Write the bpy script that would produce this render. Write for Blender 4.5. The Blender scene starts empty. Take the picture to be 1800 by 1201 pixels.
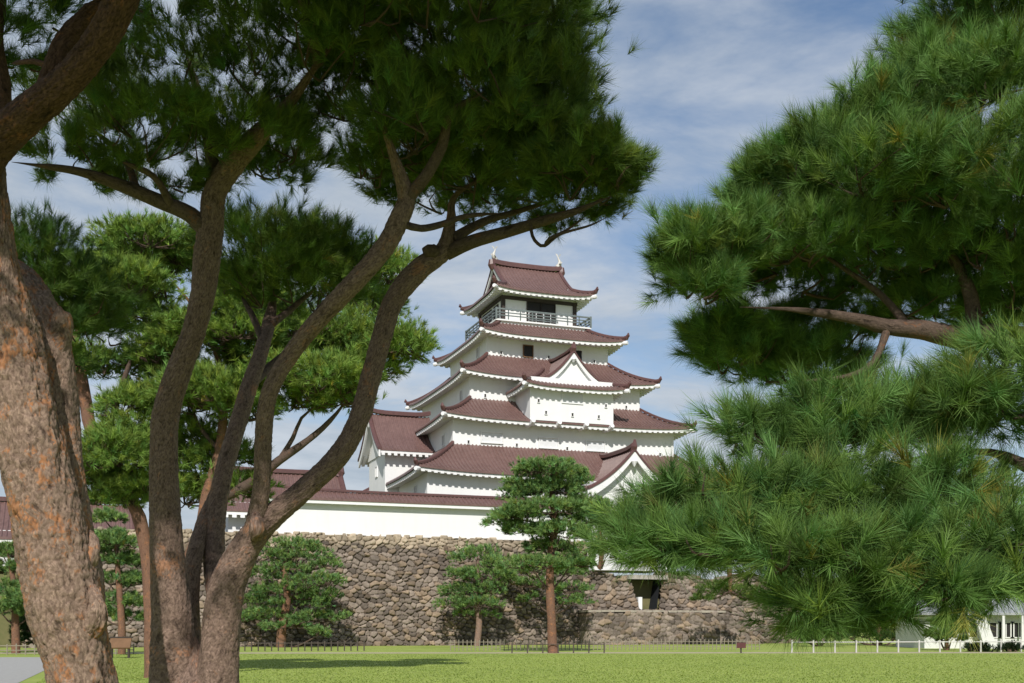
import bpy, math, random
import numpy as np
from mathutils import Vector

# ------------------------------------------------------------------ camera, light, sky
S = bpy.context.scene
COL = S.collection
R = math.radians
EYE = 1.6
cam = bpy.data.cameras.new("camera")
cam.sensor_width = 36.0
cam.lens = 40.0
cam.shift_y = 0.2775
cam.clip_start = 0.1
cam.clip_end = 6000
camo = bpy.data.objects.new("camera", cam)
camo.location = (0, 0, EYE)
camo.rotation_euler = (R(90), 0, 0)
COL.objects.link(camo)
S.camera = camo

SUN_EL, SUN_AZ = 37.5, 182.0           # azimuth measured from +Y towards +X
sd = Vector((math.sin(R(SUN_AZ)) * math.cos(R(SUN_EL)), math.cos(R(SUN_AZ)) * math.cos(R(SUN_EL)), math.sin(R(SUN_EL))))
sl = bpy.data.lights.new("sun", 'SUN')
sl.energy = 4.6
sl.angle = R(0.6)
sl.color = (1.0, 0.955, 0.88)
so = bpy.data.objects.new("sun", sl)
so.rotation_euler = sd.to_track_quat('Z', 'Y').to_euler()
so.location = (20, -30, 60)
COL.objects.link(so)

S.view_settings.view_transform = 'Standard'
S.view_settings.look = 'None'
S.view_settings.exposure = 0.05
S.view_settings.gamma = 1.0

W = bpy.data.worlds.new("World")
S.world = W
W.use_nodes = True


def build_world():
    nt = W.node_tree
    N, Lk = nt.nodes, nt.links
    N.clear()
    out = N.new('ShaderNodeOutputWorld')
    bg = N.new('ShaderNodeBackground')
    bg.inputs['Strength'].default_value = 0.12
    sky = N.new('ShaderNodeTexSky')
    sky.sky_type = 'NISHITA'
    sky.sun_disc = False
    sky.sun_elevation = R(SUN_EL)
    sky.sun_rotation = R(SUN_AZ)
    sky.altitude = 200
    sky.air_density = 1.0
    sky.dust_density = 0.25
    sky.ozone_density = 2.2
    tc = N.new('ShaderNodeTexCoord')
    sep = N.new('ShaderNodeSeparateXYZ')
    Lk.new(tc.outputs['Generated'], sep.inputs[0])

    def m(op, a, b=None):
        n = N.new('ShaderNodeMath')
        n.operation = op
        for i, v in enumerate((a, b)):
            if v is None:
                continue
            if isinstance(v, (int, float)):
                n.inputs[i].default_value = v
            else:
                Lk.new(v, n.inputs[i])
        return n.outputs[0]
    den = m('ADD', m('MAXIMUM', sep.outputs[2], 0.0), 0.16)
    cx = m('DIVIDE', sep.outputs[0], den)
    cy = m('DIVIDE', sep.outputs[1], den)
    comb = N.new('ShaderNodeCombineXYZ')
    Lk.new(cx, comb.inputs[0])
    Lk.new(cy, comb.inputs[1])

    def noise(scale, detail, rough, off, stretch=(1, 1, 1), dist=0.0):
        mp = N.new('ShaderNodeMapping')
        mp.inputs['Location'].default_value = off
        mp.inputs['Scale'].default_value = stretch
        mp.inputs['Rotation'].default_value = (0, 0, R(-18))
        Lk.new(comb.outputs[0], mp.inputs[0])
        n = N.new('ShaderNodeTexNoise')
        n.inputs['Scale'].default_value = scale
        n.inputs['Detail'].default_value = detail
        n.inputs['Roughness'].default_value = rough
        n.inputs['Distortion'].default_value = dist
        Lk.new(mp.outputs[0], n.inputs['Vector'])
        return n.outputs['Fac']
    n1 = noise(1.0, 8, 0.6, (3.1, 1.7, 0.4), (0.95, 1.0, 1), 0.35)
    n2 = noise(3.4, 6, 0.6, (7.3, 2.2, 1.4), (0.9, 1.15, 1), 0.3)
    n3 = noise(0.7, 3, 0.5, (1.3, 5.2, 2.4))
    tot = m('ADD', m('ADD', m('MULTIPLY', n1, 0.62), m('MULTIPLY', n2, 0.26)), m('MULTIPLY', n3, 0.22))
    mr = N.new('ShaderNodeMapRange')
    mr.interpolation_type = 'SMOOTHSTEP'
    mr.inputs['From Min'].default_value = 0.41
    mr.inputs['From Max'].default_value = 0.63
    mr.inputs['To Max'].default_value = 0.9
    Lk.new(tot, mr.inputs['Value'])
    # more veil of cloud low down
    low = N.new('ShaderNodeMapRange')
    low.inputs['From Min'].default_value = 0.05
    low.inputs['From Max'].default_value = 0.45
    low.inputs['To Min'].default_value = 0.55
    low.inputs['To Max'].default_value = 0.02
    Lk.new(sep.outputs[2], low.inputs['Value'])
    fac = m('MINIMUM', m('ADD', mr.outputs[0], low.outputs[0]), 0.93)
    shade = N.new('ShaderNodeMapRange')
    shade.inputs['From Min'].default_value = 0.35
    shade.inputs['From Max'].default_value = 0.7
    Lk.new(n2, shade.inputs['Value'])
    cc = N.new('ShaderNodeMix')
    cc.data_type = 'RGBA'
    cc.inputs[6].default_value = (3.3, 3.85, 4.5, 1)
    cc.inputs[7].default_value = (5.0, 5.35, 5.8, 1)
    Lk.new(shade.outputs[0], cc.inputs[0])
    mix = N.new('ShaderNodeMix')
    mix.data_type = 'RGBA'
    Lk.new(fac, mix.inputs[0])
    hs = N.new('ShaderNodeHueSaturation')
    hs.inputs['Saturation'].default_value = 1.08
    hs.inputs['Value'].default_value = 0.92
    Lk.new(sky.outputs[0], hs.inputs['Color'])
    Lk.new(hs.outputs[0], mix.inputs[6])
    Lk.new(cc.outputs[2], mix.inputs[7])
    Lk.new(mix.outputs[2], bg.inputs['Color'])
    Lk.new(bg.outputs[0], out.inputs[0])


build_world()

# ------------------------------------------------------------------ helpers
rng = np.random.default_rng(11)
random.seed(5)
FPX, HY, CX = 2000.0, 1100.0, 900.0


def P(px, py, Y):
    return np.array([(px - CX) / FPX * Y, Y, EYE + (HY - py) / FPX * Y])


def PG(px, Y, z=0.0):
    return np.array([(px - CX) / FPX * Y, Y, z])


def link(name, me, mat, parent=None):
    o = bpy.data.objects.new(name, me)
    if mat is not None:
        for mm in (mat if isinstance(mat, (list, tuple)) else [mat]):
            me.materials.append(mm)
    COL.objects.link(o)
    if parent is not None:
        o.parent = parent
    return o


def tag(o, label=None, cat=None, group=None, kind=None):
    if label:
        o['label'] = label
    if cat:
        o['category'] = cat
    if group:
        o['group'] = group
    if kind:
        o['kind'] = kind
    return o


def empty(name, loc, rz=0.0):
    o = bpy.data.objects.new(name, None)
    o.empty_display_size = 0.3
    o.location = loc
    o.rotation_euler = (0, 0, rz)
    COL.objects.link(o)
    return o


class MB:
    """collects polygons and links them as one mesh object"""

    def __init__(self):
        self.v, self.f = [], []

    def add(self, vs, fs):
        b = len(self.v)
        self.v += [tuple(map(float, p)) for p in vs]
        self.f += [tuple(b + i for i in f) for f in fs]

    def box(self, x0, x1, y0, y1, z0, z1):
        vs = [(x, y, z) for z in (z0, z1) for y in (y0, y1) for x in (x0, x1)]
        self.add(vs, [(0, 2, 3, 1), (4, 5, 7, 6), (0, 1, 5, 4), (2, 6, 7, 3), (0, 4, 6, 2), (1, 3, 7, 5)])

    def frustum(self, a0, b0, z0, a1, b1, z1, cx=0, cy=0):
        vs = [(cx + sx * a, cy + sy * b, z) for a, b, z in ((a0, b0, z0), (a1, b1, z1)) for sx, sy in ((-1, -1), (1, -1), (1, 1), (-1, 1))]
        self.add(vs, [(3, 2, 1, 0), (4, 5, 6, 7)] + [(i, (i + 1) % 4, 4 + (i + 1) % 4, 4 + i) for i in range(4)])

    def grid(self, pts):
        """pts[i][j] -> quads"""
        n, m = len(pts), len(pts[0])
        b = len(self.v)
        for r in pts:
            self.v += [tuple(map(float, p)) for p in r]
        for i in range(n - 1):
            for j in range(m - 1):
                self.f.append((b + i * m + j, b + (i + 1) * m + j, b + (i + 1) * m + j + 1, b + i * m + j + 1))

    def bar(self, p, q, r, n=6, r2=None):
        p, q = np.array(p, float), np.array(q, float)
        self.tube([p, q], [r, r if r2 is None else r2], n)

    def tube(self, pts, rad, n=6, sx=1.0):
        pts = [np.array(p, float) for p in pts]
        rings = []
        for i, p in enumerate(pts):
            t = pts[min(i + 1, len(pts) - 1)] - pts[max(i - 1, 0)]
            t /= np.linalg.norm(t) + 1e-9
            up = np.array([0, 0, 1.0]) if abs(t[2]) < 0.9 else np.array([0, 1.0, 0])
            a = np.cross(t, up)
            a /= np.linalg.norm(a)
            c = np.cross(a, t)
            rings.append([p + rad[i] * (sx * a * math.cos(2 * math.pi * k / n) + c * math.sin(2 * math.pi * k / n)) for k in range(n)])
        b = len(self.v)
        for r in rings:
            self.v += [tuple(p) for p in r]
        for i in range(len(rings) - 1):
            for k in range(n):
                self.f.append((b + i * n + k, b + i * n + (k + 1) % n, b + (i + 1) * n + (k + 1) % n, b + (i + 1) * n + k))
        self.f.append(tuple(b + k for k in range(n))[::-1])
        self.f.append(tuple(b + (len(rings) - 1) * n + k for k in range(n)))

    def build(self, name, mat, parent=None, smooth=False, dz=0.0, recalc=True):
        me = bpy.data.meshes.new(name)
        me.from_pydata([(x, y, z - dz) for x, y, z in self.v], [], self.f)
        if recalc:
            import bmesh
            bm = bmesh.new()
            bm.from_mesh(me)
            bmesh.ops.recalc_face_normals(bm, faces=bm.faces)
            bm.to_mesh(me)
            bm.free()
        if smooth:
            me.polygons.foreach_set('use_smooth', [True] * len(me.polygons))
        return link(name, me, mat, parent)


def np_mesh(name, V, F, mat, parent=None, smooth=False, color=None, uv=None):
    """V (n,3); F (m,k) with constant k"""
    V = np.ascontiguousarray(V, np.float32)
    F = np.ascontiguousarray(F, np.int32)
    me = bpy.data.meshes.new(name)
    me.vertices.add(len(V))
    me.vertices.foreach_set('co', V.ravel())
    k = F.shape[1]
    me.loops.add(F.size)
    me.loops.foreach_set('vertex_index', F.ravel())
    me.polygons.add(len(F))
    me.polygons.foreach_set('loop_start', np.arange(0, F.size, k, dtype=np.int32))
    try:
        me.polygons.foreach_set('loop_total', np.full(len(F), k, np.int32))
    except Exception:
        pass
    if smooth:
        me.polygons.foreach_set('use_smooth', np.ones(len(F), bool))
    me.update(calc_edges=True)
    if color is not None:
        a = me.attributes.new('tint', 'FLOAT_COLOR', 'POINT')
        c = np.ones((len(V), 4), np.float32)
        c[:, :color.shape[1]] = color
        a.data.foreach_set('color', c.ravel())
    if uv is not None:
        u = me.uv_layers.new(name='UVMap')
        u.data.foreach_set('uv', np.ascontiguousarray(uv[F.ravel()], np.float32).ravel())
    return link(name, me, mat, parent)


# ------------------------------------------------------------------ materials
class NT:
    def __init__(self, name):
        self.m = bpy.data.materials.new(name)
        self.m.use_nodes = True
        self.t = self.m.node_tree
        self.n, self.l = self.t.nodes, self.t.links
        self.b = self.n['Principled BSDF']

    def node(self, typ, ins=None, **kw):
        n = self.n.new(typ)
        for k, v in kw.items():
            setattr(n, k, v)
        for k, v in (ins or {}).items():
            self.put(n.inputs[k], v)
        return n

    def put(self, sock, v):
        if isinstance(v, bpy.types.NodeSocket):
            self.l.new(v, sock)
        else:
            sock.default_value = v

    def noise(self, scale, detail=4, rough=0.55, coord=None, dist=0.0):
        n = self.node('ShaderNodeTexNoise', {'Scale': scale, 'Detail': detail, 'Roughness': rough, 'Distortion': dist})
        if coord is not None:
            self.l.new(coord, n.inputs['Vector'])
        return n.outputs['Fac']

    def ramp(self, fac, stops):
        n = self.node('ShaderNodeValToRGB')
        e = n.color_ramp.elements
        while len(e) < len(stops):
            e.new(0.5)
        for el, (p, c) in zip(e, stops):
            el.position = p
            el.color = (*c, 1) if len(c) == 3 else c
        self.l.new(fac, n.inputs[0])
        return n.outputs[0]

    def mix(self, fac, a, b, mode='MIX'):
        n = self.node('ShaderNodeMix', data_type='RGBA', blend_type=mode)
        self.put(n.inputs[0], fac)
        self.put(n.inputs[6], a)
        self.put(n.inputs[7], b)
        return n.outputs[2]

    def coord(self, kind='Object', scale=(1, 1, 1), rot=(0, 0, 0)):
        tc = self.node('ShaderNodeTexCoord')
        mp = self.node('ShaderNodeMapping')
        mp.inputs['Scale'].default_value = scale
        mp.inputs['Rotation'].default_value = rot
        self.l.new(tc.outputs[kind], mp.inputs[0])
        return mp.outputs[0]

    def bump(self, h, strength=0.4, dist=0.02):
        n = self.node('ShaderNodeBump', {'Strength': strength, 'Distance': dist})
        self.l.new(h, n.inputs['Height'])
        self.l.new(n.outputs[0], self.b.inputs['Normal'])

    def col(self, c, rough=0.7, spec=0.3):
        self.put(self.b.inputs['Base Color'], c if isinstance(c, bpy.types.NodeSocket) else (*c, 1))
        self.put(self.b.inputs['Roughness'], rough)
        self.b.inputs['Specular IOR Level'].default_value = spec
        return self.m


def simple(name, c, rough=0.7, spec=0.3, var=0.15, scale=3.0):
    t = NT(name)
    f = t.noise(scale, 5, 0.6, t.coord())
    d = tuple(x * (1 - var) for x in c)
    e = tuple(min(1, x * (1 + var)) for x in c)
    return t.col(t.ramp(f, [(0.3, d), (0.7, e)]), rough, spec)


def m_plaster():
    t = NT("white_plaster")
    c = t.coord()
    f = t.noise(0.35, 6, 0.65, c)
    st = t.noise(1.0, 5, 0.6, t.coord('Object', (2.2, 2.2, 0.12)))
    base = t.ramp(f, [(0.3, (0.68, 0.685, 0.695)), (0.65, (0.74, 0.74, 0.74))])
    k = t.ramp(st, [(0.5, (0, 0, 0)), (0.78, (0.22, 0.22, 0.22))])
    return t.col(t.mix(k, base, (0.55, 0.55, 0.54, 1)), 0.85, 0.2)


def m_tile(name='red_clay_tile', a=(0.1, 0.056, 0.05), b=(0.19, 0.113, 0.102)):
    t = NT(name)
    c = t.coord()
    f = t.noise(5.0, 3, 0.6, c)
    g = t.noise(0.25, 4, 0.6, c)
    base = t.mix(0.5, t.ramp(f, [(0.3, a), (0.7, b)]), t.ramp(g, [(0.3, a), (0.7, b)]))
    w = t.node('ShaderNodeTexVoronoi', {'Scale': 3.2}, feature='F1')
    t.l.new(c, w.inputs['Vector'])
    base = t.mix(0.25, base, t.ramp(w.outputs['Color'], [(0.2, a), (0.9, b)]))
    return t.col(base, 0.42, 0.45)


def m_attr(name, rough=0.85, nscale=6.0, bump=0.5, bdist=0.03, k=0.35):
    t = NT(name)
    a = t.node('ShaderNodeAttribute', attribute_name='tint')
    f = t.noise(nscale, 7, 0.65, t.coord())
    v = t.ramp(f, [(0.25, (1 - k,) * 3), (0.75, (1 + k * 0.6,) * 3)])
    t.bump(f, bump, bdist)
    return t.col(t.mix(1.0, a.outputs['Color'], v, 'MULTIPLY'), rough, 0.2)


def m_needle(name, trans=0.3):
    t = NT(name)
    a = t.node('ShaderNodeAttribute', attribute_name='tint')
    out = t.n['Material Output']
    t.col(a.outputs['Color'], 0.55, 0.16)
    tr = t.node('ShaderNodeBsdfTranslucent')
    t.l.new(t.mix(1.0, a.outputs['Color'], (1.25, 1.35, 0.6, 1), 'MULTIPLY'), tr.inputs['Color'])
    mx = t.node('ShaderNodeMixShader', {0: trans})
    t.l.new(t.b.outputs[0], mx.inputs[1])
    t.l.new(tr.outputs[0], mx.inputs[2])
    t.l.new(mx.outputs[0], out.inputs[0])
    return t.m


def m_bark(name, dark, mid, orange, amount, plate=1.0):
    """scaly pine bark: small flakes of slightly different tone, sparse dark fissures, orange where the outer bark has peeled"""
    t = NT(name)
    uv = t.coord('UV', (1, 1, 1))
    warp = t.node('ShaderNodeTexNoise', {'Scale': 14.0 * plate, 'Detail': 4.0})
    t.l.new(uv, warp.inputs['Vector'])
    add = t.node('ShaderNodeMix', data_type='VECTOR')
    add.inputs[0].default_value = 0.06
    t.l.new(uv, add.inputs[4])
    t.l.new(warp.outputs['Color'], add.inputs[5])

    def mapped(sx, sy):
        mp = t.node('ShaderNodeMapping')
        mp.inputs['Scale'].default_value = (sx * plate, sy * plate, 1)
        t.l.new(add.outputs[1], mp.inputs[0])
        return mp.outputs[0]
    vc = t.node('ShaderNodeTexVoronoi', {'Scale': 1.0, 'Randomness': 1.0}, feature='F1')
    t.l.new(mapped(120, 58), vc.inputs['Vector'])
    fine = t.noise(1.0, 7, 0.72, mapped(130, 60))
    med = t.noise(1.0, 5, 0.65, mapped(22, 8))
    big = t.noise(3.0, 4, 0.6, uv)
    sel = t.node('ShaderNodeSeparateColor')
    t.l.new(vc.outputs['Color'], sel.inputs[0])
    base = t.mix(t.ramp(fine, [(0.34, (0, 0, 0)), (0.66, (1, 1, 1))]), (*dark, 1), (*mid, 1))
    base = t.mix(0.36, base, t.mix(sel.outputs[1], (*dark, 1), tuple(min(.8, x * 1.25) for x in mid) + (1,)))
    sm = t.node('ShaderNodeMath', {0: big, 1: t.noise(1.0, 4, 0.6, mapped(12, 5))}, operation='ADD')
    sm2 = t.node('ShaderNodeMath', {0: sm.outputs[0], 1: t.node('ShaderNodeMath', {0: sel.outputs[0], 1: 0.22}, operation='MULTIPLY').outputs[0]}, operation='ADD')
    lo = 1.3 - amount * 0.3
    om = t.node('ShaderNodeMapRange', {'From Min': lo, 'From Max': lo + 0.12, 'To Max': 0.8})
    t.l.new(sm2.outputs[0], om.inputs['Value'])
    base = t.mix(om.outputs[0], base, (*orange, 1))
    fis = t.ramp(med, [(0.3, (0.0, 0.0, 0.0)), (0.43, (1, 1, 1))])
    base = t.mix(fis, t.mix(0.75, base, (dark[0] * 0.3, dark[1] * 0.28, dark[2] * 0.28, 1)), base)
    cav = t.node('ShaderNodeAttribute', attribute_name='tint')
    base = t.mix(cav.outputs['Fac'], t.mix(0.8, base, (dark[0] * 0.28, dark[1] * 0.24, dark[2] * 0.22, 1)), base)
    h = t.node('ShaderNodeMath', {0: fis, 1: fine}, operation='ADD')
    h2 = t.node('ShaderNodeMath', {0: h.outputs[0], 1: sel.outputs[1]}, operation='ADD')
    t.bump(h2.outputs[0], 0.8, 0.008)
    return t.col(base, 0.85, 0.2)


PLASTER = m_plaster()
TILE = m_tile()
TILE_EDGE = m_tile('ridge_tile', (0.07, 0.035, 0.033), (0.13, 0.06, 0.055))
DARK = simple("dark_opening", (0.018, 0.016, 0.016), 0.6, 0.3)
DARKWOOD = simple("dark_timber", (0.045, 0.035, 0.03), 0.7, 0.3)
WOOD = simple("brown_timber", (0.16, 0.09, 0.05), 0.75, 0.2)
METAL = simple("grey_green_metal", (0.13, 0.155, 0.155), 0.5, 0.4)
SHUTTER = simple("pale_shutter", (0.62, 0.63, 0.65), 0.8, 0.2, 0.05)
SILVER = simple("pale_finial", (0.5, 0.48, 0.45), 0.45, 0.5)
STONE = m_attr("rough_stone", 0.9, 5.0, 0.6, 0.05)
NEEDLE = m_needle("pine_needles", 0.18)
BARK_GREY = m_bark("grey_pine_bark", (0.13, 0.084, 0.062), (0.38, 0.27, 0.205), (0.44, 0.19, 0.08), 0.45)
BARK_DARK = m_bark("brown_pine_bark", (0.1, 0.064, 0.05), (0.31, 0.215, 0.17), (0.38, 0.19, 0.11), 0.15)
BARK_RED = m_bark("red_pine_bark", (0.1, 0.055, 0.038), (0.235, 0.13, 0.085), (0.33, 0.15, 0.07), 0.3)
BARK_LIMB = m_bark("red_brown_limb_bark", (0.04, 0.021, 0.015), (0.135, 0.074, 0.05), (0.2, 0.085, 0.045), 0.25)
BARK_TWIG = m_bark("dark_twig_bark", (0.05, 0.035, 0.028), (0.13, 0.09, 0.07), (0.16, 0.075, 0.04), 0.1)  # branch bark made darker: canopy shade is put into its colour
FENCE_PALE = simple("pale_bamboo", (0.25, 0.22, 0.17), 0.8, 0.2)
FENCE_DARK = simple("dark_fence_iron", (0.075, 0.06, 0.05), 0.7, 0.3)
WHITE = simple("white_paint", (0.62, 0.62, 0.6), 0.6, 0.3, 0.06)
GREYROOF = simple("grey_roof_sheet", (0.3, 0.31, 0.32), 0.6, 0.4)

# ------------------------------------------------------------------ ground
def m_lawn():
    t = NT("mown_lawn")
    c = t.coord()
    f = t.noise(0.14, 8, 0.72, c)
    g = t.noise(1.1, 7, 0.78, c)
    h = t.noise(18.0, 3, 0.7, c)
    a = t.ramp(f, [(0.32, (0.171, 0.254, 0.041)), (0.68, (0.342, 0.409, 0.093))])
    b = t.ramp(g, [(0.3, (0.159, 0.232, 0.044)), (0.68, (0.403, 0.409, 0.134))])
    t.bump(h, 0.35, 0.03)
    return t.col(t.mix(0.4, a, b), 0.9, 0.15)


def m_ground(name, a, b, scale):
    t = NT(name)
    f = t.noise(scale, 7, 0.65, t.coord())
    t.bump(f, 0.3, 0.02)
    return t.col(t.ramp(f, [(0.3, a), (0.7, b)]), 0.92, 0.15)


mb = MB()
mb.add([(-2500, -200, 0), (2500, -200, 0), (2500, 4500, 0), (-2500, 4500, 0)], [(0, 1, 2, 3)])
tag(mb.build('ground', m_lawn()), kind='structure')

mb = MB()   # pale gravel walk along the far edge of the lawn
mb.add([(-60, 64.2, .004), (60, 66.8, .004), (60, 69.4, .004), (-60, 66.8, .004)], [(0, 1, 2, 3)])
tag(mb.build('gravel_path', m_ground("pale_gravel", (0.33, 0.28, 0.19), (0.46, 0.4, 0.29), 3)), kind='structure')

# short grass tufts that break up the lawn surface
def grass():
    r = np.random.default_rng(8)
    n = 150000
    y = 26 + 38 * r.random(n) ** 1.25
    x = (r.random(n) * 2 - 1) * y * .47
    keep = (x > -13.0 - (y - 30) * .33 + .3) | (y < 20)
    x, y = x[keep], y[keep]
    n = len(x)
    a = r.uniform(0, math.pi, n)
    h = r.uniform(.012, .04, n)
    w = r.uniform(.012, .03, n)
    lean = r.normal(0, .025, (n, 2))
    p = np.stack([x, y, np.zeros(n)], 1)
    d = np.stack([np.cos(a) * w, np.sin(a) * w, np.zeros(n)], 1)
    t = p + np.stack([lean[:, 0], lean[:, 1], h], 1)
    V = np.stack([p - d, p + d, t], 1).reshape(-1, 3)
    k = r.random((n, 1))
    c = np.array([.215, .29, .066]) * (1 - k) + np.array([.27, .325, .082]) * k
    return np_mesh('grass', V, np.arange(3 * n).reshape(-1, 3), NEEDLE, None, color=np.repeat(c, 3, 0).astype(np.float32))


tag(grass(), kind='stuff')

# grass verge between path and wall is the ground itself; a road on the left
mb = MB()
mb.add([(-13.0, 10, .008), (-13.2, 30, .008), (-22.2, 57.5, .008), (-60, 57.5, .008), (-60, 10, .008)], [(0, 1, 2, 3, 4)])
tag(mb.build('road', m_ground("grey_asphalt", (0.3, 0.295, 0.285), (0.38, 0.375, 0.36), 6)), kind='structure')

# ------------------------------------------------------------------ castle frame of reference
UX = np.array([2.7, 1.0]) / math.hypot(2.7, 1.0)
VX = np.array([-UX[1], UX[0]])
CC = np.array([1.678, 128.0])
RZ = math.atan2(UX[1], UX[0])


def wallpt(px, py, v):
    """point on the castle plane v=const seen at a photo pixel -> (u, z)"""
    k = (px - CX) / FPX
    t = (k * (CC[1] + v * VX[1]) - CC[0] - v * VX[0]) / (UX[0] - k * UX[1])
    Y = CC[1] + t * UX[1] + v * VX[1]
    return t, EYE + (HY - py) / FPX * Y


def leftpt(px, py, u):
    k = (px - CX) / FPX
    t = (k * (CC[1] + u * UX[1]) - CC[0] - u * UX[0]) / (VX[0] - k * VX[1])
    Y = CC[1] + u * UX[1] + t * VX[1]
    return t, EYE + (HY - py) / FPX * Y


def castle_empty(name, u, v, z):
    q = CC + u * UX + v * VX
    return empty(name, (q[0], q[1], z), RZ)


PITCH = 0.4
RIB = [(0.0, 0.0), (0.5, 0.0), (0.58, 0.075), (0.75, 0.1), (0.92, 0.075)]


def rib_xs(x0, x1, pitch=PITCH):
    n = max(1, int(round((x1 - x0) / pitch)))
    p = (x1 - x0) / n
    xs = [(x0 + (i + o) * p, h) for i in range(n) for o, h in RIB]
    xs.append((x1, 0.0))
    return xs


def slope(mb, xs, frame, dmax, zf, rows=7, edge=0.16):
    pts = []
    for x, h in xs:
        dm = dmax(x)
        col = []
        X, Y = frame(x, 0.0)
        col.append((X, Y, zf(x, 0.0) - edge))
        for j in range(rows + 1):
            d = dm * j / rows
            X, Y = frame(x, d)
            col.append((X, Y, zf(x, d) + h))
        pts.append(col)
    mb.grid(pts)


def eave_under(mb, xs_lim, frame, zf, over_d, corner, inset=0.1, t0=0.16, t1=0.42, rise=0.35, step=0.62, rafters=True, full=True):
    """white plastered soffit and rafters below an eave. over_d: how far in (d units) the wall stands; corner(d): half length at d"""
    x0, x1 = xs_lim
    n = max(4, int((x1 - x0) / 0.9))
    pts = []
    for i in range(n + 1):
        s = i / n
        col = []
        for d, dz in ((0.03, -t0 + 0.01), (0.035, -t1), (over_d, -t1 + rise)):
            a, b = max(x0, -corner(d)) if full else x0, min(x1, corner(d)) if full else x1
            x = a + (b - a) * s
            xe = x0 + (x1 - x0) * s
            X, Y = frame(x, d)
            col.append((X, Y, zf(xe, 0.0) * (1 - 0.6 * d) + zf((x0 + x1) / 2, 0.0) * 0.6 * d + dz))
        pts.append(col)
    mb.grid(pts)
    if not rafters:
        return
    m = int((x1 - x0) / step)
    for i in range(1, m):
        x = x0 + (x1 - x0) * i / m
        din = over_d
        if full:
            while corner(din) < abs(x) and din > 0.08:
                din -= 0.04
        if din <= 0.08:
            continue
        w = 0.17
        vs = []
        for d, zt in ((0.025, -t1 + 0.1), (din, -t1 + rise * din / over_d + 0.05)):
            for dx in (-w, w):
                X, Y = frame(x + dx, d)
                z = zf(x, 0.0) * (1 - 0.6 * d) + zf((x0 + x1) / 2, 0.0) * 0.6 * d
                vs += [(X, Y, z + zt - 0.2), (X, Y, z + zt)]
        mb.add(vs, [(0, 1, 3, 2), (4, 6, 7, 5), (0, 2, 6, 4), (1, 5, 7, 3), (0, 4, 5, 1), (2, 3, 7, 6)])


def ridge_path(mb, pts, w, h):
    """stacked-tile ridge: box section swept along pts (slightly rounded top)"""
    pts = [np.array(p, float) for p in pts]
    rows = []
    for i, p in enumerate(pts):
        t = pts[min(i + 1, len(pts) - 1)] - pts[max(0, i - 1)]
        t[2] = 0
        t /= np.linalg.norm(t) + 1e-9
        a = np.array([-t[1], t[0], 0])
        up = np.array([0, 0, 1.0])
        rows.append([p - a * w + up * 0, p - a * w + up * h * .7, p - a * w * .5 + up * h, p + a * w * .5 + up * h, p + a * w + up * h * .7, p + a * w])
    n = 6
    b = len(mb.v)
    for r in rows:
        mb.v += [tuple(q) for q in r]
    for i in range(len(rows) - 1):
        for k in range(n):
            mb.f.append((b + i * n + k, b + i * n + (k + 1) % n, b + (i + 1) * n + (k + 1) % n, b + (i + 1) * n + k))
    mb.f.append(tuple(b + k for k in range(n)))
    mb.f.append(tuple(b + (len(rows) - 1) * n + k for k in range(n))[::-1])


def hip_roof(parent, a, b, ze, ai, bi, zi, up=0.45, wall=None, cx=0.0, cy=0.0, dz=0.0, sides='FBLR', half=False, concave=0.35, name='roof'):
    ra, rb = a - ai, b - bi
    rise = zi - ze

    def prof(d):
        return rise * ((1 - concave) * d + concave * d * d)

    def zside(L, r):
        def f(x, d):
            h = max(0.05, L - r * d)
            return ze + prof(d) + up * (1 - d) ** 2 * min(1.0, abs(x) / h) ** 4
        return f
    tiles, eave = MB(), MB()
    ow = wall or (ai, bi)
    for s in sides:
        if s in 'FB':
            sg = -1 if s == 'F' else 1
            L, r, rin = a, ra, rb
            fr = (lambda sg: lambda x, d: (cx + x, cy + sg * (b - rb * d)))(sg)
            od = (b - ow[1]) / rb
            lim = (-a, a)
        else:
            sg = -1 if s == 'L' else 1
            L, r, rin = b, rb, ra
            fr = (lambda sg: lambda y, d: (cx + sg * (a - ra * d), cy + y))(sg)
            od = (a - ow[0]) / ra
            lim = (-b, 0.0 if half else b)
        zf = zside(L, r)
        slope(tiles, rib_xs(*lim), fr, (lambda L, r: lambda x: min(1.0, max(0.0, (L - abs(x)) / r)))(L, r), zf)
        eave_under(eave, lim, fr, zf, min(od + 0.02, 1.0), (lambda L, r: lambda d: L - r * d)(L, r), full=not half or s == 'F')
    tiles.build(name, TILE, parent, dz=dz)
    eave.build('eave', PLASTER, parent, dz=dz)
    for sx, sy in ((-1, -1), (1, -1), (-1, 1), (1, 1)):
        if half and sy > 0:
            continue
        m = MB()
        pts = []
        for i in range(9):
            d = i / 8
            pts.append((cx + sx * (a + 0.03 - ra * d), cy + sy * (b + 0.03 - rb * d), ze + prof(d) + up * (1 - d) ** 2 + 0.02))
        ridge_path(m, pts, 0.2, 0.3)
        p = np.array(pts[0])
        q = np.array(pts[1])
        dirv = (p - q) / np.linalg.norm(p - q)
        m.tube([q, p + dirv * 0.1 + (0, 0, .16), p + dirv * .28 + (0, 0, .42), p + dirv * .3 + (0, 0, .7)], [0.2, 0.26, 0.2, 0.07], 6)
        m.build('hip_ridge', TILE_EDGE, parent, dz=dz)
        m = MB()   # white plastered tip of the corner rafter
        m.tube([p - dirv * 1.0 - (0, 0, .42), p - dirv * .0 - (0, 0, .40), p + dirv * .22 - (0, 0, .36)], [0.2, 0.24, 0.2], 8)
        m.build('corner_rafter', PLASTER, parent, dz=dz)


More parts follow.
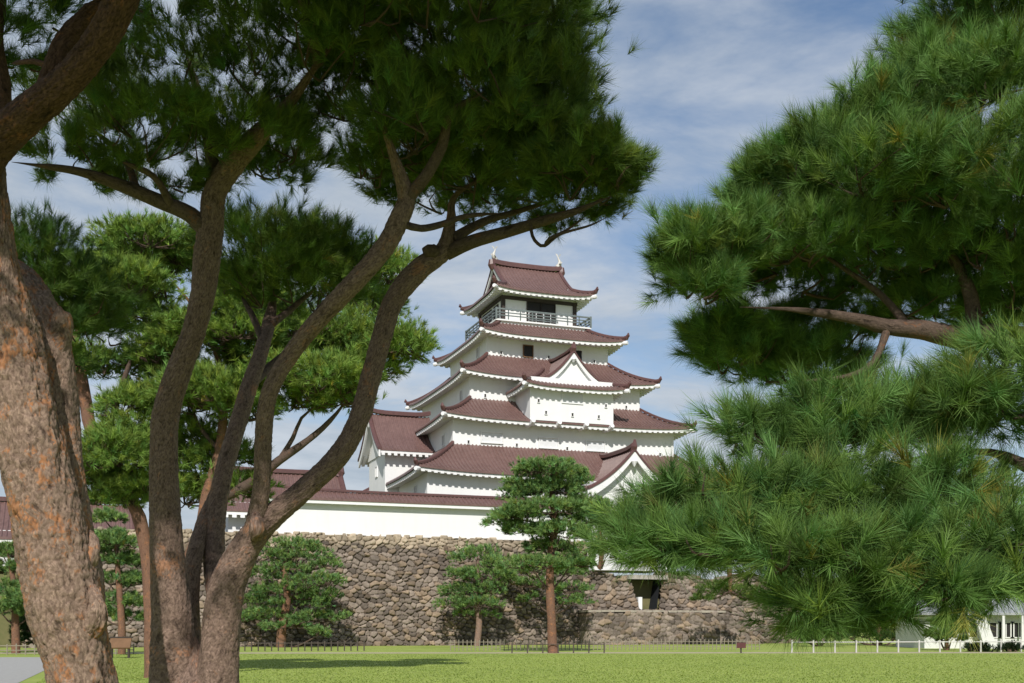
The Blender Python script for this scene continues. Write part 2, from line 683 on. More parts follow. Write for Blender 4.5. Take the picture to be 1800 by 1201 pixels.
def gable_roof(parent, axis, cx, q0, q1, zr, w, drop, conc=0.45, dz=0.0, barge=(True, True), over=0.45, gable_z=None, rafters=True, ridge=(0.3, 0.45), barge_h=0.45, name='roof', flare=0.0, pitch=PITCH, gable_in=0.7):
    """ridge along axis at offset cx from q0 to q1; concave slopes to half width w, dropping by drop"""
    def f(s):
        return (1 + conc) * s - conc * s * s - flare * s ** 4

    def T(q, x, z):
        return (q, cx + x, z) if axis == 'x' else (cx + x, q, z)
    tiles, eave = MB(), MB()
    for sg in (-1, 1):
        pts = []
        for q, h in rib_xs(q0, q1, pitch):
            col = [T(q, sg * w, zr - drop * f(1) - 0.15)]
            for j in range(11):
                s = 1 - j / 10
                tip = 0.0
                if flare:
                    tip = 0.0
                col.append(T(q, sg * w * s, zr - drop * f(s) + h + tip))
            pts.append(col)
        tiles.grid(pts)
        us = []
        for q in (q0 + 0.06, q1 - 0.06):
            col = [T(q, sg * (w - .06), zr - drop * f(1) - 0.14)]
            for j in range(11):
                s = 1 - j / 10
                col.append(T(q, sg * (w - .06) * s, zr - drop * f(s) - 0.4))
            us.append(col)
        eave.grid(us)
        if rafters:
            n = int((q1 - q0) / 0.62)
            for i in range(n):
                q = q0 + (i + .5) * (q1 - q0) / n
                vs = []
                for x, z in ((w - .05, zr - drop * f(1)), (w * .72, zr - drop * f(.72))):
                    for dq in (-.17, .17):
                        vs += [T(q + dq, sg * x, z - .62), T(q + dq, sg * x, z - .3)]
                eave.add(vs, [(0, 1, 3, 2), (4, 6, 7, 5), (0, 2, 6, 4), (1, 5, 7, 3), (0, 4, 5, 1), (2, 3, 7, 6)])
    tiles.build(name, TILE, parent, dz=dz)
    eave.build('eave', PLASTER, parent, dz=dz)
    m = MB()
    ridge_path(m, [T(q0 - .05 + (q1 - q0 + .1) * i / 8, 0, zr + .02 + 0.25 * abs(i / 4 - 1) ** 4) for i in range(9)], *ridge)
    for e, q in ((0, q0), (1, q1)):
        if barge[e]:
            sgn = -1 if e == 0 else 1
            m.tube([T(q - sgn * .1, 0, zr - .1), T(q + sgn * .12, 0, zr + .35), T(q + sgn * .22, 0, zr + ridge[1] + .55)], [.34, .34, .1], 6)
    m.build('ridge', TILE_EDGE, parent, dz=dz)
    for e, q in ((0, q0), (1, q1)):
        if not barge[e]:
            continue
        sgn = -1 if e == 0 else 1
        m, tl = MB(), MB()
        for sg in (-1, 1):
            A, B, Cc, D = [], [], [], []
            for j in range(13):
                s = j / 12
                z = zr - drop * f(s)
                hh = barge_h * (1.0 + 0.35 * s)
                A.append(T(q - sgn * .02, sg * w * s, z - .12))
                B.append(T(q + sgn * .16, sg * w * s, z - .12))
                Cc.append(T(q + sgn * .16, sg * w * s, z - .12 - hh))
                D.append(T(q - sgn * .02, sg * w * s, z - .12 - hh))
            m.grid([A, B, Cc, D, A])
            m.add([A[-1], B[-1], Cc[-1], D[-1]], [(0, 1, 2, 3)])
            ridge_path(tl, [T(q + sgn * .05, sg * w * j / 10, zr - drop * f(j / 10) - .1) for j in range(11)], .22, .32)
        m.build('bargeboard', PLASTER, parent, dz=dz)
        tl.build('verge_tiles', TILE_EDGE, parent, dz=dz)
        if gable_z is not None:
            m = MB()
            qq = q - sgn * gable_in
            ring = [T(qq, -w * (1 - j / 10) * .97, zr - drop * f(1 - j / 10) - .2) for j in range(11)] + [T(qq, w * j / 10 * .97, zr - drop * f(j / 10) - .2) for j in range(1, 11)]
            n = len(ring)
            low = [T(qq, (-w + 2 * w * j / (n - 1)) * .97, gable_z) for j in range(n)]
            m.grid([ring, [tuple(np.minimum(1e9, l)) for l in low]])
            m.build('gable_wall', PLASTER, parent, dz=dz)
            m = MB()   # hanging gegyo pendant under the peak
            zz = zr - drop * f(0.05) - .12 - barge_h
            m.tube([T(q + sgn * .1, 0, zz + .25), T(q + sgn * .1, 0, zz - .1), T(q + sgn * .1, 0, zz - .45 * barge_h / .45)], [.12, .3, .06], 8)
            m.build('gable_pendant', PLASTER, parent, dz=dz)


def opening(parent, kind, plane, c, w, h, dz, mat=DARK, frame=None, depth=0.12, bars=0):
    """window or loophole on a castle plane; plane ('v',value) front or ('u',value) left face; c=(along, z centre)"""
    ax, val = plane

    def bx(m, a0, a1, z0, z1, d0, d1):
        if ax == 'v':
            m.box(a0, a1, val - d1, val - d0, z0, z1)
        else:
            m.box(val - d1, val - d0, a0, a1, z0, z1)
    t, z = c
    fr = MB()
    b = 0.09 if w > 0.5 else 0.05
    bx(fr, t - w / 2 - b, t + w / 2 + b, z + h / 2, z + h / 2 + b, -0.02, depth)
    bx(fr, t - w / 2 - b, t + w / 2 + b, z - h / 2 - b, z - h / 2, -0.02, depth)
    bx(fr, t - w / 2 - b, t - w / 2, z - h / 2, z + h / 2, -0.02, depth)
    bx(fr, t + w / 2, t + w / 2 + b, z - h / 2, z + h / 2, -0.02, depth)
    for i in range(bars):
        x = t - w / 2 + w * (i + 1) / (bars + 1)
        bx(fr, x - .03, x + .03, z - h / 2, z + h / 2, 0.02, depth * .8)
    f = fr.build(kind, frame or PLASTER, parent, dz=dz)
    m = MB()
    bx(m, t - w / 2, t + w / 2, z - h / 2, z + h / 2, -0.02, 0.012)
    m.build('pane' if w > .4 else 'slot', mat, f, dz=dz)
    return f


# ------------------------------------------------------------------ castle keep
ZB = 8.6
keep = castle_empty('castle_keep', 0, 0, ZB)
tag(keep, 'white five storey castle keep with stacked red tiled roofs', 'castle')


def kwall(name, a, b, z0, z1, mat=PLASTER, a2=None, b2=None):
    m = MB()
    m.frustum(a, b, z0, a2 or a, b2 or b, z1)
    return m.build(name, mat, keep, dz=ZB)


kwall('stone_base', 18.6, 17.4, ZB, 14.0, simple("keep_base_stone", (0.24, 0.19, 0.15), 0.9, 0.2, 0.4, 1.5), 16.2, 15.2)
kwall('wall', 15.94, 14.94, 13.0, 16.7)
kwall('wall', 12.34, 11.55, 18.2, 22.55)
kwall('wall', 9.66, 8.86, 23.6, 27.6)
kwall('wall', 6.99, 6.47, 29.0, 32.45)
hip_roof(keep, 17.34, 16.34, 16.3, 12.34, 11.55, 19.63, 0.42, (15.94, 14.94), dz=ZB)
hip_roof(keep, 13.75, 13.16, 22.2, 9.66, 8.86, 24.82, 0.42, (12.34, 11.55), dz=ZB)
hip_roof(keep, 10.96, 10.55, 27.2, 6.99, 6.47, 30.03, 0.42, (9.66, 8.86), dz=ZB)
hip_roof(keep, 8.19, 8.38, 32.1, 4.9, 4.7, 34.15, 0.42, (6.99, 6.47), dz=ZB)

# top storey: balcony, walls, railing
m = MB()
m.box(-5.55, 5.55, -5.25, 5.25, 34.18, 34.34)
m.box(-5.3, 5.3, -5.0, 5.0, 33.5, 34.18)
m.build('balcony', PLASTER, keep, dz=ZB)
m = MB()
for z in (34.75, 35.05, 35.42):
    r = 0.05 if z < 35.4 else 0.075
    m.box(-5.5, 5.5, -5.22 - r, -5.22 + r, z - r, z + r)
    m.box(-5.5, 5.5, 5.22 - r, 5.22 + r, z - r, z + r)
    m.box(-5.5 - r, -5.5 + r, -5.3, 5.3, z - r, z + r)
    m.box(5.5 - r, 5.5 + r, -5.3, 5.3, z - r, z + r)
m.build('railing', METAL, keep, dz=ZB)
for i in range(9):
    for sy in (-1, 1):
        x = -5.5 + 11 * i / 8
        m = MB()
        e = 0.09 if i in (0, 8) else 0.05
        m.box(x - e, x + e, sy * 5.22 - e, sy * 5.22 + e, 34.34, 35.55 if i in (0, 8) else 35.4)
        m.build('railing_post', METAL, keep, dz=ZB)
for i in range(1, 8):
    for sx in (-1, 1):
        y = -5.22 + 10.44 * i / 8
        m = MB()
        m.box(sx * 5.5 - .05, sx * 5.5 + .05, y - .05, y + .05, 34.34, 35.4)
        m.build('railing_post', METAL, keep, dz=ZB)
kwall('wall', 4.2, 3.7, 34.2, 37.9)
m = MB()
for sx in (-1, 1):
    for sy in (-1, 1):
        m.box(sx * 4.2 - .2, sx * 4.2 + .2, sy * 3.7 - .2, sy * 3.7 + .2, 34.34, 37.3)
m.box(-4.45, 4.45, -3.95, 3.95, 36.95, 37.3)
m.build('timber_frame', DARKWOOD, keep, dz=ZB)
for t, w in ((-0.62, 1.55), (1.05, 1.55)):
    opening(keep, 'doorway', ('v', -3.7), (t, 35.75), w, 2.3, ZB, DARK, DARKWOOD, .14)
for t in (-1.6, 0.6, 2.2):
    opening(keep, 'window', ('u', -4.2), (t, 35.9), 1.2, 1.5, ZB, DARK, DARKWOOD, .12)
m = MB()   # pale glazed screen in front of the doorways
for z in (34.75, 35.55):
    m.box(-1.5, 1.95, -4.42, -4.36, z, z + .09)
for i in range(5):
    x = -1.5 + 3.4 * i / 4
    m.box(x, x + .07, -4.42, -4.36, 34.34, 35.55)
m.build('screen', SHUTTER, keep, dz=ZB)

# hip-and-gable top roof
A, B, ZE, ZR, AG = 5.78, 5.61, 37.62, 41.75, 3.95


def gtop(run):
    s = run / B
    return (ZR - ZE) * (0.55 * s + 0.45 * s * s)


def ztop(L):
    def f(x, d):
        run = d * B
        h = max(.1, L - run)
        return ZE + gtop(run) + 0.4 * max(0.0, 1 - run / 2.0) ** 2 * min(1, abs(x) / h) ** 4
    return f


tl, ev = MB(), MB()
for sg in (-1, 1):
    fr = (lambda sg: lambda x, d: (x, sg * (B - d * B)))(sg)
    slope(tl, rib_xs(-A, A), fr, lambda x: 1.0 if abs(x) <= AG else max(0., (A - abs(x)) / B), ztop(A), 12)
    eave_under(ev, (-A, A), fr, ztop(A), (B - 3.7) / B + .01, lambda d: A - B * d, rise=.5)
    fr2 = (lambda sg: lambda y, d: (sg * (A - d * B), y))(sg)
    slope(tl, rib_xs(-B, B), fr2, lambda y: min(2.6 / B, max(0., (B - abs(y)) / B)), ztop(B), 8)
    eave_under(ev, (-B, B), fr2, ztop(B), (A - 4.2) / B + .01, lambda d: B - B * d, rise=.5)
tl.build('roof', TILE, keep, dz=ZB)
ev.build('eave', PLASTER, keep, dz=ZB)
for sx in (-1, 1):
    m = MB()
    n = 10
    ring = [(sx * 3.45, B - gr, ZE + gtop(gr) - .1) for gr in np.linspace(1.9, B, n)] + [(sx * 3.45, -(B - gr), ZE + gtop(gr) - .1) for gr in np.linspace(B, 1.9, n)[1:]]
    m.grid([ring, [(p[0], p[1], ZE + gtop(2.2)) for p in ring]])
    m.build('gable_wall', PLASTER, keep, dz=ZB)
    m, v = MB(), MB()
    for sg in (-1, 1):
        rows = [[], [], [], [], []]
        path = []
        for gr in np.linspace(1.75, B, 10):
            y, z = sg * (B - gr), ZE + gtop(gr)
            for k, (dx, dzz) in enumerate(((-.02, -.08), (.14, -.08), (.14, -.5), (-.02, -.5), (-.02, -.08))):
                rows[k].append((sx * (AG + dx), y, z + dzz))
            path.append((sx * (AG + .02), y, z - .03))
        m.grid(rows)
        ridge_path(v, path, .2, .3)
    m.build('bargeboard', PLASTER, keep, dz=ZB)
    v.build('verge_tiles', TILE_EDGE, keep, dz=ZB)
    for sy in (-1, 1):
        m = MB()
        pts = []
        for i in range(9):
            run = 1.9 * i / 8
            pts.append((sx * (A + .03 - run), sy * (B + .03 - run), ztop(A)(A - run, run / B) + .02))
        ridge_path(m, pts, .2, .3)
        p, q = np.array(pts[0]), np.array(pts[1])
        dv = (p - q) / np.linalg.norm(p - q)
        m.tube([q, p + dv * .1 + (0, 0, .16), p + dv * .28 + (0, 0, .42), p + dv * .3 + (0, 0, .68)], [.2, .26, .2, .07], 6)
        m.build('hip_ridge', TILE_EDGE, keep, dz=ZB)
        m = MB()
        m.tube([p - dv * 1.0 - (0, 0, .42), p - (0, 0, .40), p + dv * .22 - (0, 0, .36)], [.2, .24, .2], 8)
        m.build('corner_rafter', PLASTER, keep, dz=ZB)
m = MB()
ridge_path(m, [(-4.15 + 8.3 * i / 8, 0, ZR - .05 + .2 * abs(i / 4 - 1) ** 4) for i in range(9)], .32, .55)
for sx in (-1, 1):
    m.tube([(sx * 4.0, 0, ZR - .5), (sx * 4.2, 0, ZR), (sx * 4.22, 0, ZR + .55)], [.36, .45, .3], 8)
m.build('ridge', TILE_EDGE, keep, dz=ZB)
for sx in (-1, 1):     # dolphin-like ridge finials, tails up
    m = MB()
    x = sx * 3.85
    m.tube([(x - sx * .38, 0, ZR + .5), (x - sx * .12, 0, ZR + .66), (x + sx * .12, 0, ZR + .9), (x + sx * .12, 0, ZR + 1.25), (x - sx * .02, 0, ZR + 1.55), (x - sx * .1, 0, ZR + 1.8)],
           [.1, .27, .26, .17, .1, .05], 8)
    for s2 in (-1, 1):
        m.add([(x - sx * .05, 0, ZR + 1.6), (x + sx * s2 * .38, .03, ZR + 2.15), (x + sx * s2 * .1, -.03, ZR + 2.0)], [(0, 1, 2)])
        m.tube([(x, s2 * .2, ZR + .85), (x + sx * .2, s2 * .42, ZR + 1.1)], [.1, .02], 5)
    m.add([(x + sx * .2, 0.02, ZR + .8), (x + sx * .48, 0, ZR + 1.2), (x + sx * .16, 0, ZR + 1.3)], [(0, 1, 2)])
    m.build('roof_finial', SILVER, keep, smooth=True, dz=ZB)

# projecting bay on the third storey
TB, VF = -0.15, -13.2
m = MB()
m.box(TB - 4.6, TB + 4.6, VF, -8.5, 22.25, 26.6)
m.build('bay_wall', PLASTER, keep, dz=ZB)
for x in (-4.35, -1.5, 1.5, 4.35):
    m = MB()
    m.tube([(TB + x, -11.5, 21.9), (TB + x, VF + .1, 21.95), (TB + x, VF - .35, 22.12)], [.24, .27, .22], 8)
    m.build('bay_bracket', PLASTER, keep, dz=ZB)
hip_roof(keep, 5.62, 5.5, 25.62, 1.6, 0.4, 28.2, 0.35, (4.6, 4.3), cx=TB, cy=-8.85, dz=ZB, sides='FLR', half=True, name='bay_roof')
gable_roof(keep, 'y', TB + .3, -12.75, -6.5, 29.6, 3.15, 3.0, .5, dz=ZB, barge=(True, False), gable_z=26.45, rafters=False, ridge=(.22, .34), barge_h=.4, name='gable_roof', gable_in=.22)

# windows and loopholes measured on the wall planes
Z1 = lambda x, y: (600 + x / 2.555, 430 + y / 2.555)
for zx, zy, w, h in ((838, 480, 1.0, 1.15), (1060, 500, 1.0, 1.15)):
    opening(keep, 'window', ('v', -6.47), wallpt(*Z1(zx, zy), -6.47), w, h, ZB, DARK, WOOD if zx < 900 else PLASTER, .14, 0)
for zx, zy in ((717, 487), (930, 507), (1135, 527)):
    opening(keep, 'loophole', ('v', -6.47), wallpt(*Z1(zx, zy), -6.47), .2, .32, ZB)
for zx, zy in ((645, 680), (1278, 732)):
    opening(keep, 'loophole', ('v', -8.86), wallpt(*Z1(zx, zy), -8.86), .2, .34, ZB)
for zx, zy in ((885, 702), (918, 755), (1037, 765), (1155, 775), (1187, 725)):
    opening(keep, 'loophole', ('v', VF), wallpt(*Z1(zx, zy), VF), .2, .32, ZB)
for zx, zy in ((570, 888), (787, 902), (1013, 918), (1430, 945)):
    opening(keep, 'loophole', ('v', -11.55), wallpt(*Z1(zx, zy), -11.55), .2, .34, ZB)
for zx, zy, w in ((675, 868, 2.2), (930, 892, 2.0), (1140, 905, 2.0)):
    opening(keep, 'shutter_shade_panel', ('v', -11.55), wallpt(*Z1(zx, zy), -11.55), w, 1.0, ZB, SHUTTER, PLASTER, .16)  # the two panels below the bay stand in for its cast shadow
opening(keep, 'shutter_shade_panel', ('v', VF), wallpt(*Z1(1037, 690), VF), 2.2, 1.0, ZB, SHUTTER, PLASTER, .1)
for zx, zy, u in ((615, 487, -6.99), (540, 680, -9.66), (460, 880, -12.34), (335, 1108, -15.94)):
    opening(keep, 'window', ('u', u), leftpt(*Z1(zx, zy), u), .7, 1.0, ZB, DARK, PLASTER, .1, 2)

# entrance porch with its curved gable, in front of the first storey
TV, VP_ = 3.67, -19.5
m = MB()
m.box(TV - 4.0, TV + 4.0, -18.9, -14.0, ZB - 1.6, 15.6)
m.build('porch_wall', PLASTER, keep, dz=ZB)
gable_roof(keep, 'y', TV, VP_, -12.0, 18.75, 4.95, 3.75, .62, dz=ZB, barge=(True, False), gable_z=14.2, rafters=False, barge_h=.62, name='porch_roof', flare=-0.06)

# ------------------------------------------------------------------ corner turret left of the keep
TZ = 8.6
tur = castle_empty('gabled_turret', -15, -.7, TZ)
tag(tur, 'white gabled turret with red roof abutting the left side of the keep', 'turret')
sub = bpy.data.objects.new('x', None)


def local_offset(mb_, du, dv):
    mb_.v = [(x - du, y - dv, z) for x, y, z in mb_.v]


_old_build = MB.build


def with_offset(du, dv):
    def b(self, *a, **k):
        local_offset(self, du, dv)
        return _old_build(self, *a, **k)
    return b


bpy.data.objects.remove(sub)
MB.build = with_offset(-15, -.7)
m = MB()
m.box(-17.4, -12.5, -4.2, 2.9, TZ, 20.15)
m.build('wall', PLASTER, tur, dz=TZ)
gable_roof(tur, 'x', -.75, -18.2, -11.6, 24.1, 4.7, 4.35, .42, dz=TZ, barge=(True, False), gable_z=19.5, barge_h=.5)
opening(tur, 'window', ('u', -17.4), (-.6, 18.0), .8, 1.0, TZ, DARK, PLASTER, .1, 2)
MB.build = _old_build

# ------------------------------------------------------------------ plastered parapet wall on the stone rampart
VW = -29.3


def u_at(px, v):
    return wallpt(px, 900, v)[0]


pu0, pu1 = u_at(470, VW), u_at(1045, VW)
PZ = 8.75
par = castle_empty('plaster_wall', (pu0 + pu1) / 2, VW, PZ)
tag(par, 'long white plaster wall with red tiled coping on top of the stone rampart', 'wall')
MB.build = with_offset((pu0 + pu1) / 2, VW)
m = MB()
m.frustum((pu1 - pu0) / 2, .36, PZ, (pu1 - pu0) / 2, .3, 11.75, (pu0 + pu1) / 2, VW)
m.build('wall', PLASTER, par, dz=PZ)
gable_roof(par, 'x', VW, pu0 - .3, pu1 + .3, 12.25, .95, .62, .1, dz=PZ, barge=(False, False), rafters=False, ridge=(.15, .2), pitch=.34, name='coping')
m = MB()
k = int((pu1 - pu0) / 2.0)
for i in range(k):
    x = pu0 + (i + .5) * (pu1 - pu0) / k
    m.box(x - .08, x + .08, VW - .85, VW - .3, 11.24, 11.4)
m.build('coping_bracket', PLASTER, par, dz=PZ)
MB.build = _old_build

# long storehouse roofs behind the wall on the left
def storehouse(name, label, u0, u1, v, zr, w, drop, base, hipend=False):
    e = castle_empty(name, (u0 + u1) / 2, v, base)
    tag(e, label, 'building')
    MB.build = with_offset((u0 + u1) / 2, v)
    m = MB()
    m.box(u0 + .6, u1 - .6, v - w + 1.1, v + w - 1.1, base, zr - drop * .8)
    m.build('wall', PLASTER, e, dz=base)
    gable_roof(e, 'x', v, u0, u1, zr, w, drop, .3, dz=base, barge=(True, True), gable_z=zr - drop, ridge=(.22, .35), pitch=.36)
    MB.build = _old_build
    return e


vs_ = -23.5
storehouse('castle_storehouse', 'red roofed white storehouse behind the plaster wall near the forked pine', u_at(380, vs_), u_at(597, vs_), vs_, EYE + (HY - 826) / FPX * 93, 4.4, 3.6, 8.6)
vs_ = -20.0
storehouse('castle_storehouse', 'long dusky red roofed storehouse at far left behind the big pine trunks', u_at(-130, vs_), u_at(235, vs_), vs_, EYE + (HY - 884) / FPX * 92, 4.6, 3.2, 6.2)

# ------------------------------------------------------------------ stone rampart
def hashn(i, j, k):
    n = (i * 374761393 + j * 668265263 + k * 982451653) & 0x7fffffff
    n = ((n ^ (n >> 13)) * 1274126177) & 0x7fffffff
    return ((n ^ (n >> 16)) & 0xffff) / 65535.0


def vnoise(x, y, seed=0):
    xi, yi = np.floor(x).astype(np.int64), np.floor(y).astype(np.int64)
    fx, fy = x - xi, y - yi
    fx, fy = fx * fx * (3 - 2 * fx), fy * fy * (3 - 2 * fy)
    h = lambda a, b: hashn(a, b, np.int64(seed))
    return (h(xi, yi) * (1 - fx) + h(xi + 1, yi) * fx) * (1 - fy) + (h(xi, yi + 1) * (1 - fx) + h(xi + 1, yi + 1) * fx) * fy


def stones(S_, H_, cw, ch, seed):
    """voronoi rubble: returns bulge 0..1, stone id random a,b"""
    S_ = S_ + (vnoise(S_ * 1.3, H_ * 1.3, seed + 9) - .5) * .3
    H_ = H_ + (vnoise(S_ * 1.1, H_ * 1.1, seed + 5) - .5) * .35
    row = np.floor(H_ / ch).astype(np.int64)
    f1 = np.full(S_.shape, 1e9)
    f2 = np.full(S_.shape, 1e9)
    ia = np.zeros(S_.shape)
    ib = np.zeros(S_.shape)
    for dr in (-1, 0, 1):
        r = row + dr
        ci = np.floor(S_ / cw + 0.5 * (r % 2)).astype(np.int64)
        for dc in (-2, -1, 0, 1, 2):
            c = ci + dc
            jx, jy = hashn(c, r, np.int64(seed)), hashn(c, r, np.int64(seed + 1))
            sx = (c + .5 - 0.5 * (r % 2) + (jx - .5) * .8) * cw
            sy = (r + .5 + (jy - .5) * .55) * ch
            big = 0.75 + 0.5 * hashn(c, r, np.int64(seed + 4))
            d = np.sqrt(((S_ - sx) / cw) ** 2 + ((H_ - sy) / ch * .85) ** 2) / big
            near = d < f1
            f2 = np.where(near, f1, np.minimum(f2, d))
            ia = np.where(near, hashn(c, r, np.int64(seed + 2)), ia)
            ib = np.where(near, hashn(c, r, np.int64(seed + 3)), ib)
            f1 = np.where(near, d, f1)
    e = np.clip((f2 - f1) / .26, 0, 1)
    return 1 - (1 - e) ** 2.6, ia, ib


def stone_face(name, parent, u0, u1, v0, ztop_fn, z0, batter, res, cw, ch, seed, cut=None, pale=None, origin=(0, 0, 0), thick=1.2, depth=0.34, ends=(0, 0)):
    """face along u from u0 to u1 at plane v0 (at base), leaning back by batter per metre of height. ends: inward lean of the ends"""
    nu, nz = int((u1 - u0) / res) + 1, int((ztop_fn(None) - z0) / res) + 1
    s = np.linspace(0, 1, nu)
    t = np.linspace(0, 1, nz)
    Sg, Tg = np.meshgrid(s, t)
    top = ztop_fn(u0 + (u1 - u0) * Sg)
    Zt = z0 + (top - z0) * Tg
    h = Zt - z0
    U = (u0 + ends[0] * h) + (u1 + ends[1] * h - u0 - ends[0] * h) * Sg
    bulge, ia, ib = stones(U, Zt, cw, ch, seed)
    rough = vnoise(U * 5, Zt * 5, seed + 20) * .5 + vnoise(U * 11, Zt * 11, seed + 21) * .3
    out = depth * bulge + (ia - .5) * .2 + rough * .1
    V = v0 + batter * h * (1 + .25 * (h / max(1, float(np.max(h))))) - out
    Zt = Zt + np.where(Tg > .999, (ib - .5) * .35, 0)
    base = np.array([0.205, 0.167, 0.134])
    cols = base[None, None, :] * (0.5 + 0.98 * ib)[..., None]
    warm = (ia > .72)[..., None]
    cols = np.where(warm, cols * np.array([1.08, 1.0, .9]), cols * np.array([1.0, 1.0, 1.03]))
    if pale is not None:
        k = np.clip((Zt - (top - pale) + (ib - .5) * .9) / .25, 0, 1)[..., None]
        pal = np.array([0.35, 0.285, 0.21])[None, None] * (0.7 + .6 * ia)[..., None]
        cols = cols * (1 - k) + pal * k
    moss = np.clip((vnoise(U * .35, Zt * .5, seed + 31) - .62) * 4, 0, 1)[..., None]
    cols = cols * (1 - .25 * moss)
    X = CC[0] + U * UX[0] + V * VX[0] - origin[0]
    Yw = CC[1] + U * UX[1] + V * VX[1] - origin[1]
    Vt = np.stack([X, Yw, Zt - origin[2]], -1).reshape(-1, 3)
    idx = np.arange(nu * nz).reshape(nz, nu)
    F = np.stack([idx[:-1, :-1], idx[:-1, 1:], idx[1:, 1:], idx[1:, :-1]], -1)
    if cut is not None:
        cu = (U[:-1, :-1] + U[1:, 1:]) / 2
        cz = (Zt[:-1, :-1] + Zt[1:, 1:]) / 2
        F = F[~cut(cu, cz)]
    F = F.reshape(-1, 4)
    C = cols.reshape(-1, 3)
    # thickness: a back top strip so that the wall has body
    nb = len(Vt)
    toprow = Vt[idx[-1]]
    back = toprow + np.array([VX[0], VX[1], 0]) * thick
    Vt = np.vstack([Vt, back])
    C = np.vstack([C, C[idx[-1]]])
    bi = nb + np.arange(nu)
    F2 = np.stack([idx[-1][:-1], idx[-1][1:], bi[1:], bi[:-1]], -1)
    F = np.vstack([F, F2])
    for col in (0, -1):      # end faces
        ecol = idx[:, col]
        eb = Vt[ecol] + np.array([VX[0], VX[1], 0]) * thick
        n0 = len(Vt)
        Vt = np.vstack([Vt, eb])
        C = np.vstack([C, C[ecol]])
        k = n0 + np.arange(nz)
        F = np.vstack([F, np.stack([ecol[:-1], ecol[1:], k[1:], k[:-1]], -1)])
    return np_mesh(name, Vt, F, STONE, parent, color=C.astype(np.float32))


V0 = -31.0
ru0, ru1, rus = u_at(40, V0), u_at(1450, V0), u_at(1040, V0)
ro = CC + (ru0 + ru1) / 2 * UX + V0 * VX
ramp_ = empty('stone_rampart', (ro[0], ro[1], 0))
tag(ramp_, 'tall rampart of rough brown stones carrying the white plaster wall', 'stone wall')
dL, zT = wallpt(1112, 1018, V0)
dR, _ = wallpt(1166, 1018, V0)
dl, zB_ = wallpt(1124, 1071, V0)
dr, _ = wallpt(1158, 1071, V0)


def door_cut(u, z):
    k = np.clip((z - zB_) / (zT - zB_), 0, 1)
    return (z > zB_) & (z < zT) & (u > dl + (dL - dl) * k) & (u < dr + (dR - dr) * k)


stone_face('high_wall', ramp_, ru0, rus, V0, lambda u: 8.85 if u is None else np.full(np.shape(u), 8.85), -.1, .13, .055, .6, .34, 3, pale=1.0, origin=(ro[0], ro[1], 0), thick=1.6)
stone_face('low_wall', ramp_, rus + .02, ru1, V0, lambda u: 6.2 if u is None else np.full(np.shape(u), 6.0) + .25 * np.sin(np.asarray(u) * .8), -.1, .1, .06, .6, .36, 14, cut=door_cut, origin=(ro[0], ro[1], 0), thick=1.6)
# doorway through the low wall
door = empty('door_tmp', (0, 0, 0))
bpy.data.objects.remove(door)


def castle_world(mb_):
    vs = []
    for u, v, z in mb_.v:
        q = CC + u * UX + v * VX - ro
        vs.append((q[0], q[1], z))
    mb_.v = vs
    return mb_


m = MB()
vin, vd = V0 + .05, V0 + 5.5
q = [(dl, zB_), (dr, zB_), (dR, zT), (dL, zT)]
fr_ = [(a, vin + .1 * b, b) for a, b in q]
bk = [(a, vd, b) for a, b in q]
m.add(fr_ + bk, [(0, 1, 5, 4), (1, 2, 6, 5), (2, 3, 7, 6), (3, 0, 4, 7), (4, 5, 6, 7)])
castle_world(m).build('doorway', simple("dark_gate_passage", (0.022, 0.024, 0.028), .9, .2), ramp_)  # near-black colour stands in for the shade inside the passage
m = MB()
m.box(dL - .4, dR + .45, V0 - .05, V0 + 1.0, zT, zT + .36)
castle_world(m).build('lintel', simple("pale_lintel", (0.36, 0.33, 0.3), .85, .2), ramp_)
m = MB()
m.box(dl - .05, dl + .32, V0 + .1, V0 + .5, zB_ - .05, zB_ + 1.05)
castle_world(m).build('door_jamb', PLASTER, ramp_)

# lower stone terrace with a stair flank in front of the doorway
tu0, tu1 = u_at(1035, V0 - 2.2), u_at(1345, V0 - 2.2)
to = CC + (tu0 + tu1) / 2 * UX + (V0 - 2) * VX
ter = stone_face('stone_terrace', None, tu0, tu1, V0 - 2.2, lambda u: 2.75 if u is None else np.full(np.shape(u), 2.75), -.1, .08, .07, .6, .34, 41, origin=(to[0], to[1], 0), thick=2.3, depth=.2, ends=(0.0, -1.35))
ter.location = (to[0], to[1], 0)
tag(ter, 'low terrace of coursed stones with sloping right end below the doorway', 'stone wall')

cap = MB()
for i in range(11):
    a0 = tu0 + (tu1 - 3.9 - tu0) * i / 11
    a1 = tu0 + (tu1 - 3.9 - tu0) * (i + 1) / 11 - .03
    cap.box(a0, a1, V0 - 2.12, V0 - .2, 2.72 + .02 * (i % 3), 2.9 + .02 * (i % 2))
cap.v = [tuple(np.append(CC + u * UX + v * VX - to, z)) for u, v, z in cap.v]
cap.build('coping_slabs', simple("pale_coping", (0.31, 0.275, 0.23), .9, .2, .25, 1.5), ter)

# castle mound behind the rampart
def mound():
    m = MB()
    q = []
    for u, v, z in ((ru0 - 2, V0 + 2.0, 5.6), (ru1 - .6, V0 + 1.9, 5.6), (ru1 - .6, 60, 8.0), (ru0 - 30, 60, 8.0)):
        w = CC + u * UX + v * VX
        q.append((w[0], w[1], z))
    m.add(q, [(0, 1, 2, 3)])
    b = [(x, y, -.2) for x, y, z in q]
    n = len(m.v)
    m.add(q + b, [(0, 4, 5, 1), (1, 5, 6, 2), (2, 6, 7, 3), (3, 7, 4, 0)])
    return m


tag(mound().build('terrain', m_ground("mound_earth", (0.1, 0.11, 0.045), (0.2, 0.17, 0.09), .6)), kind='structure')

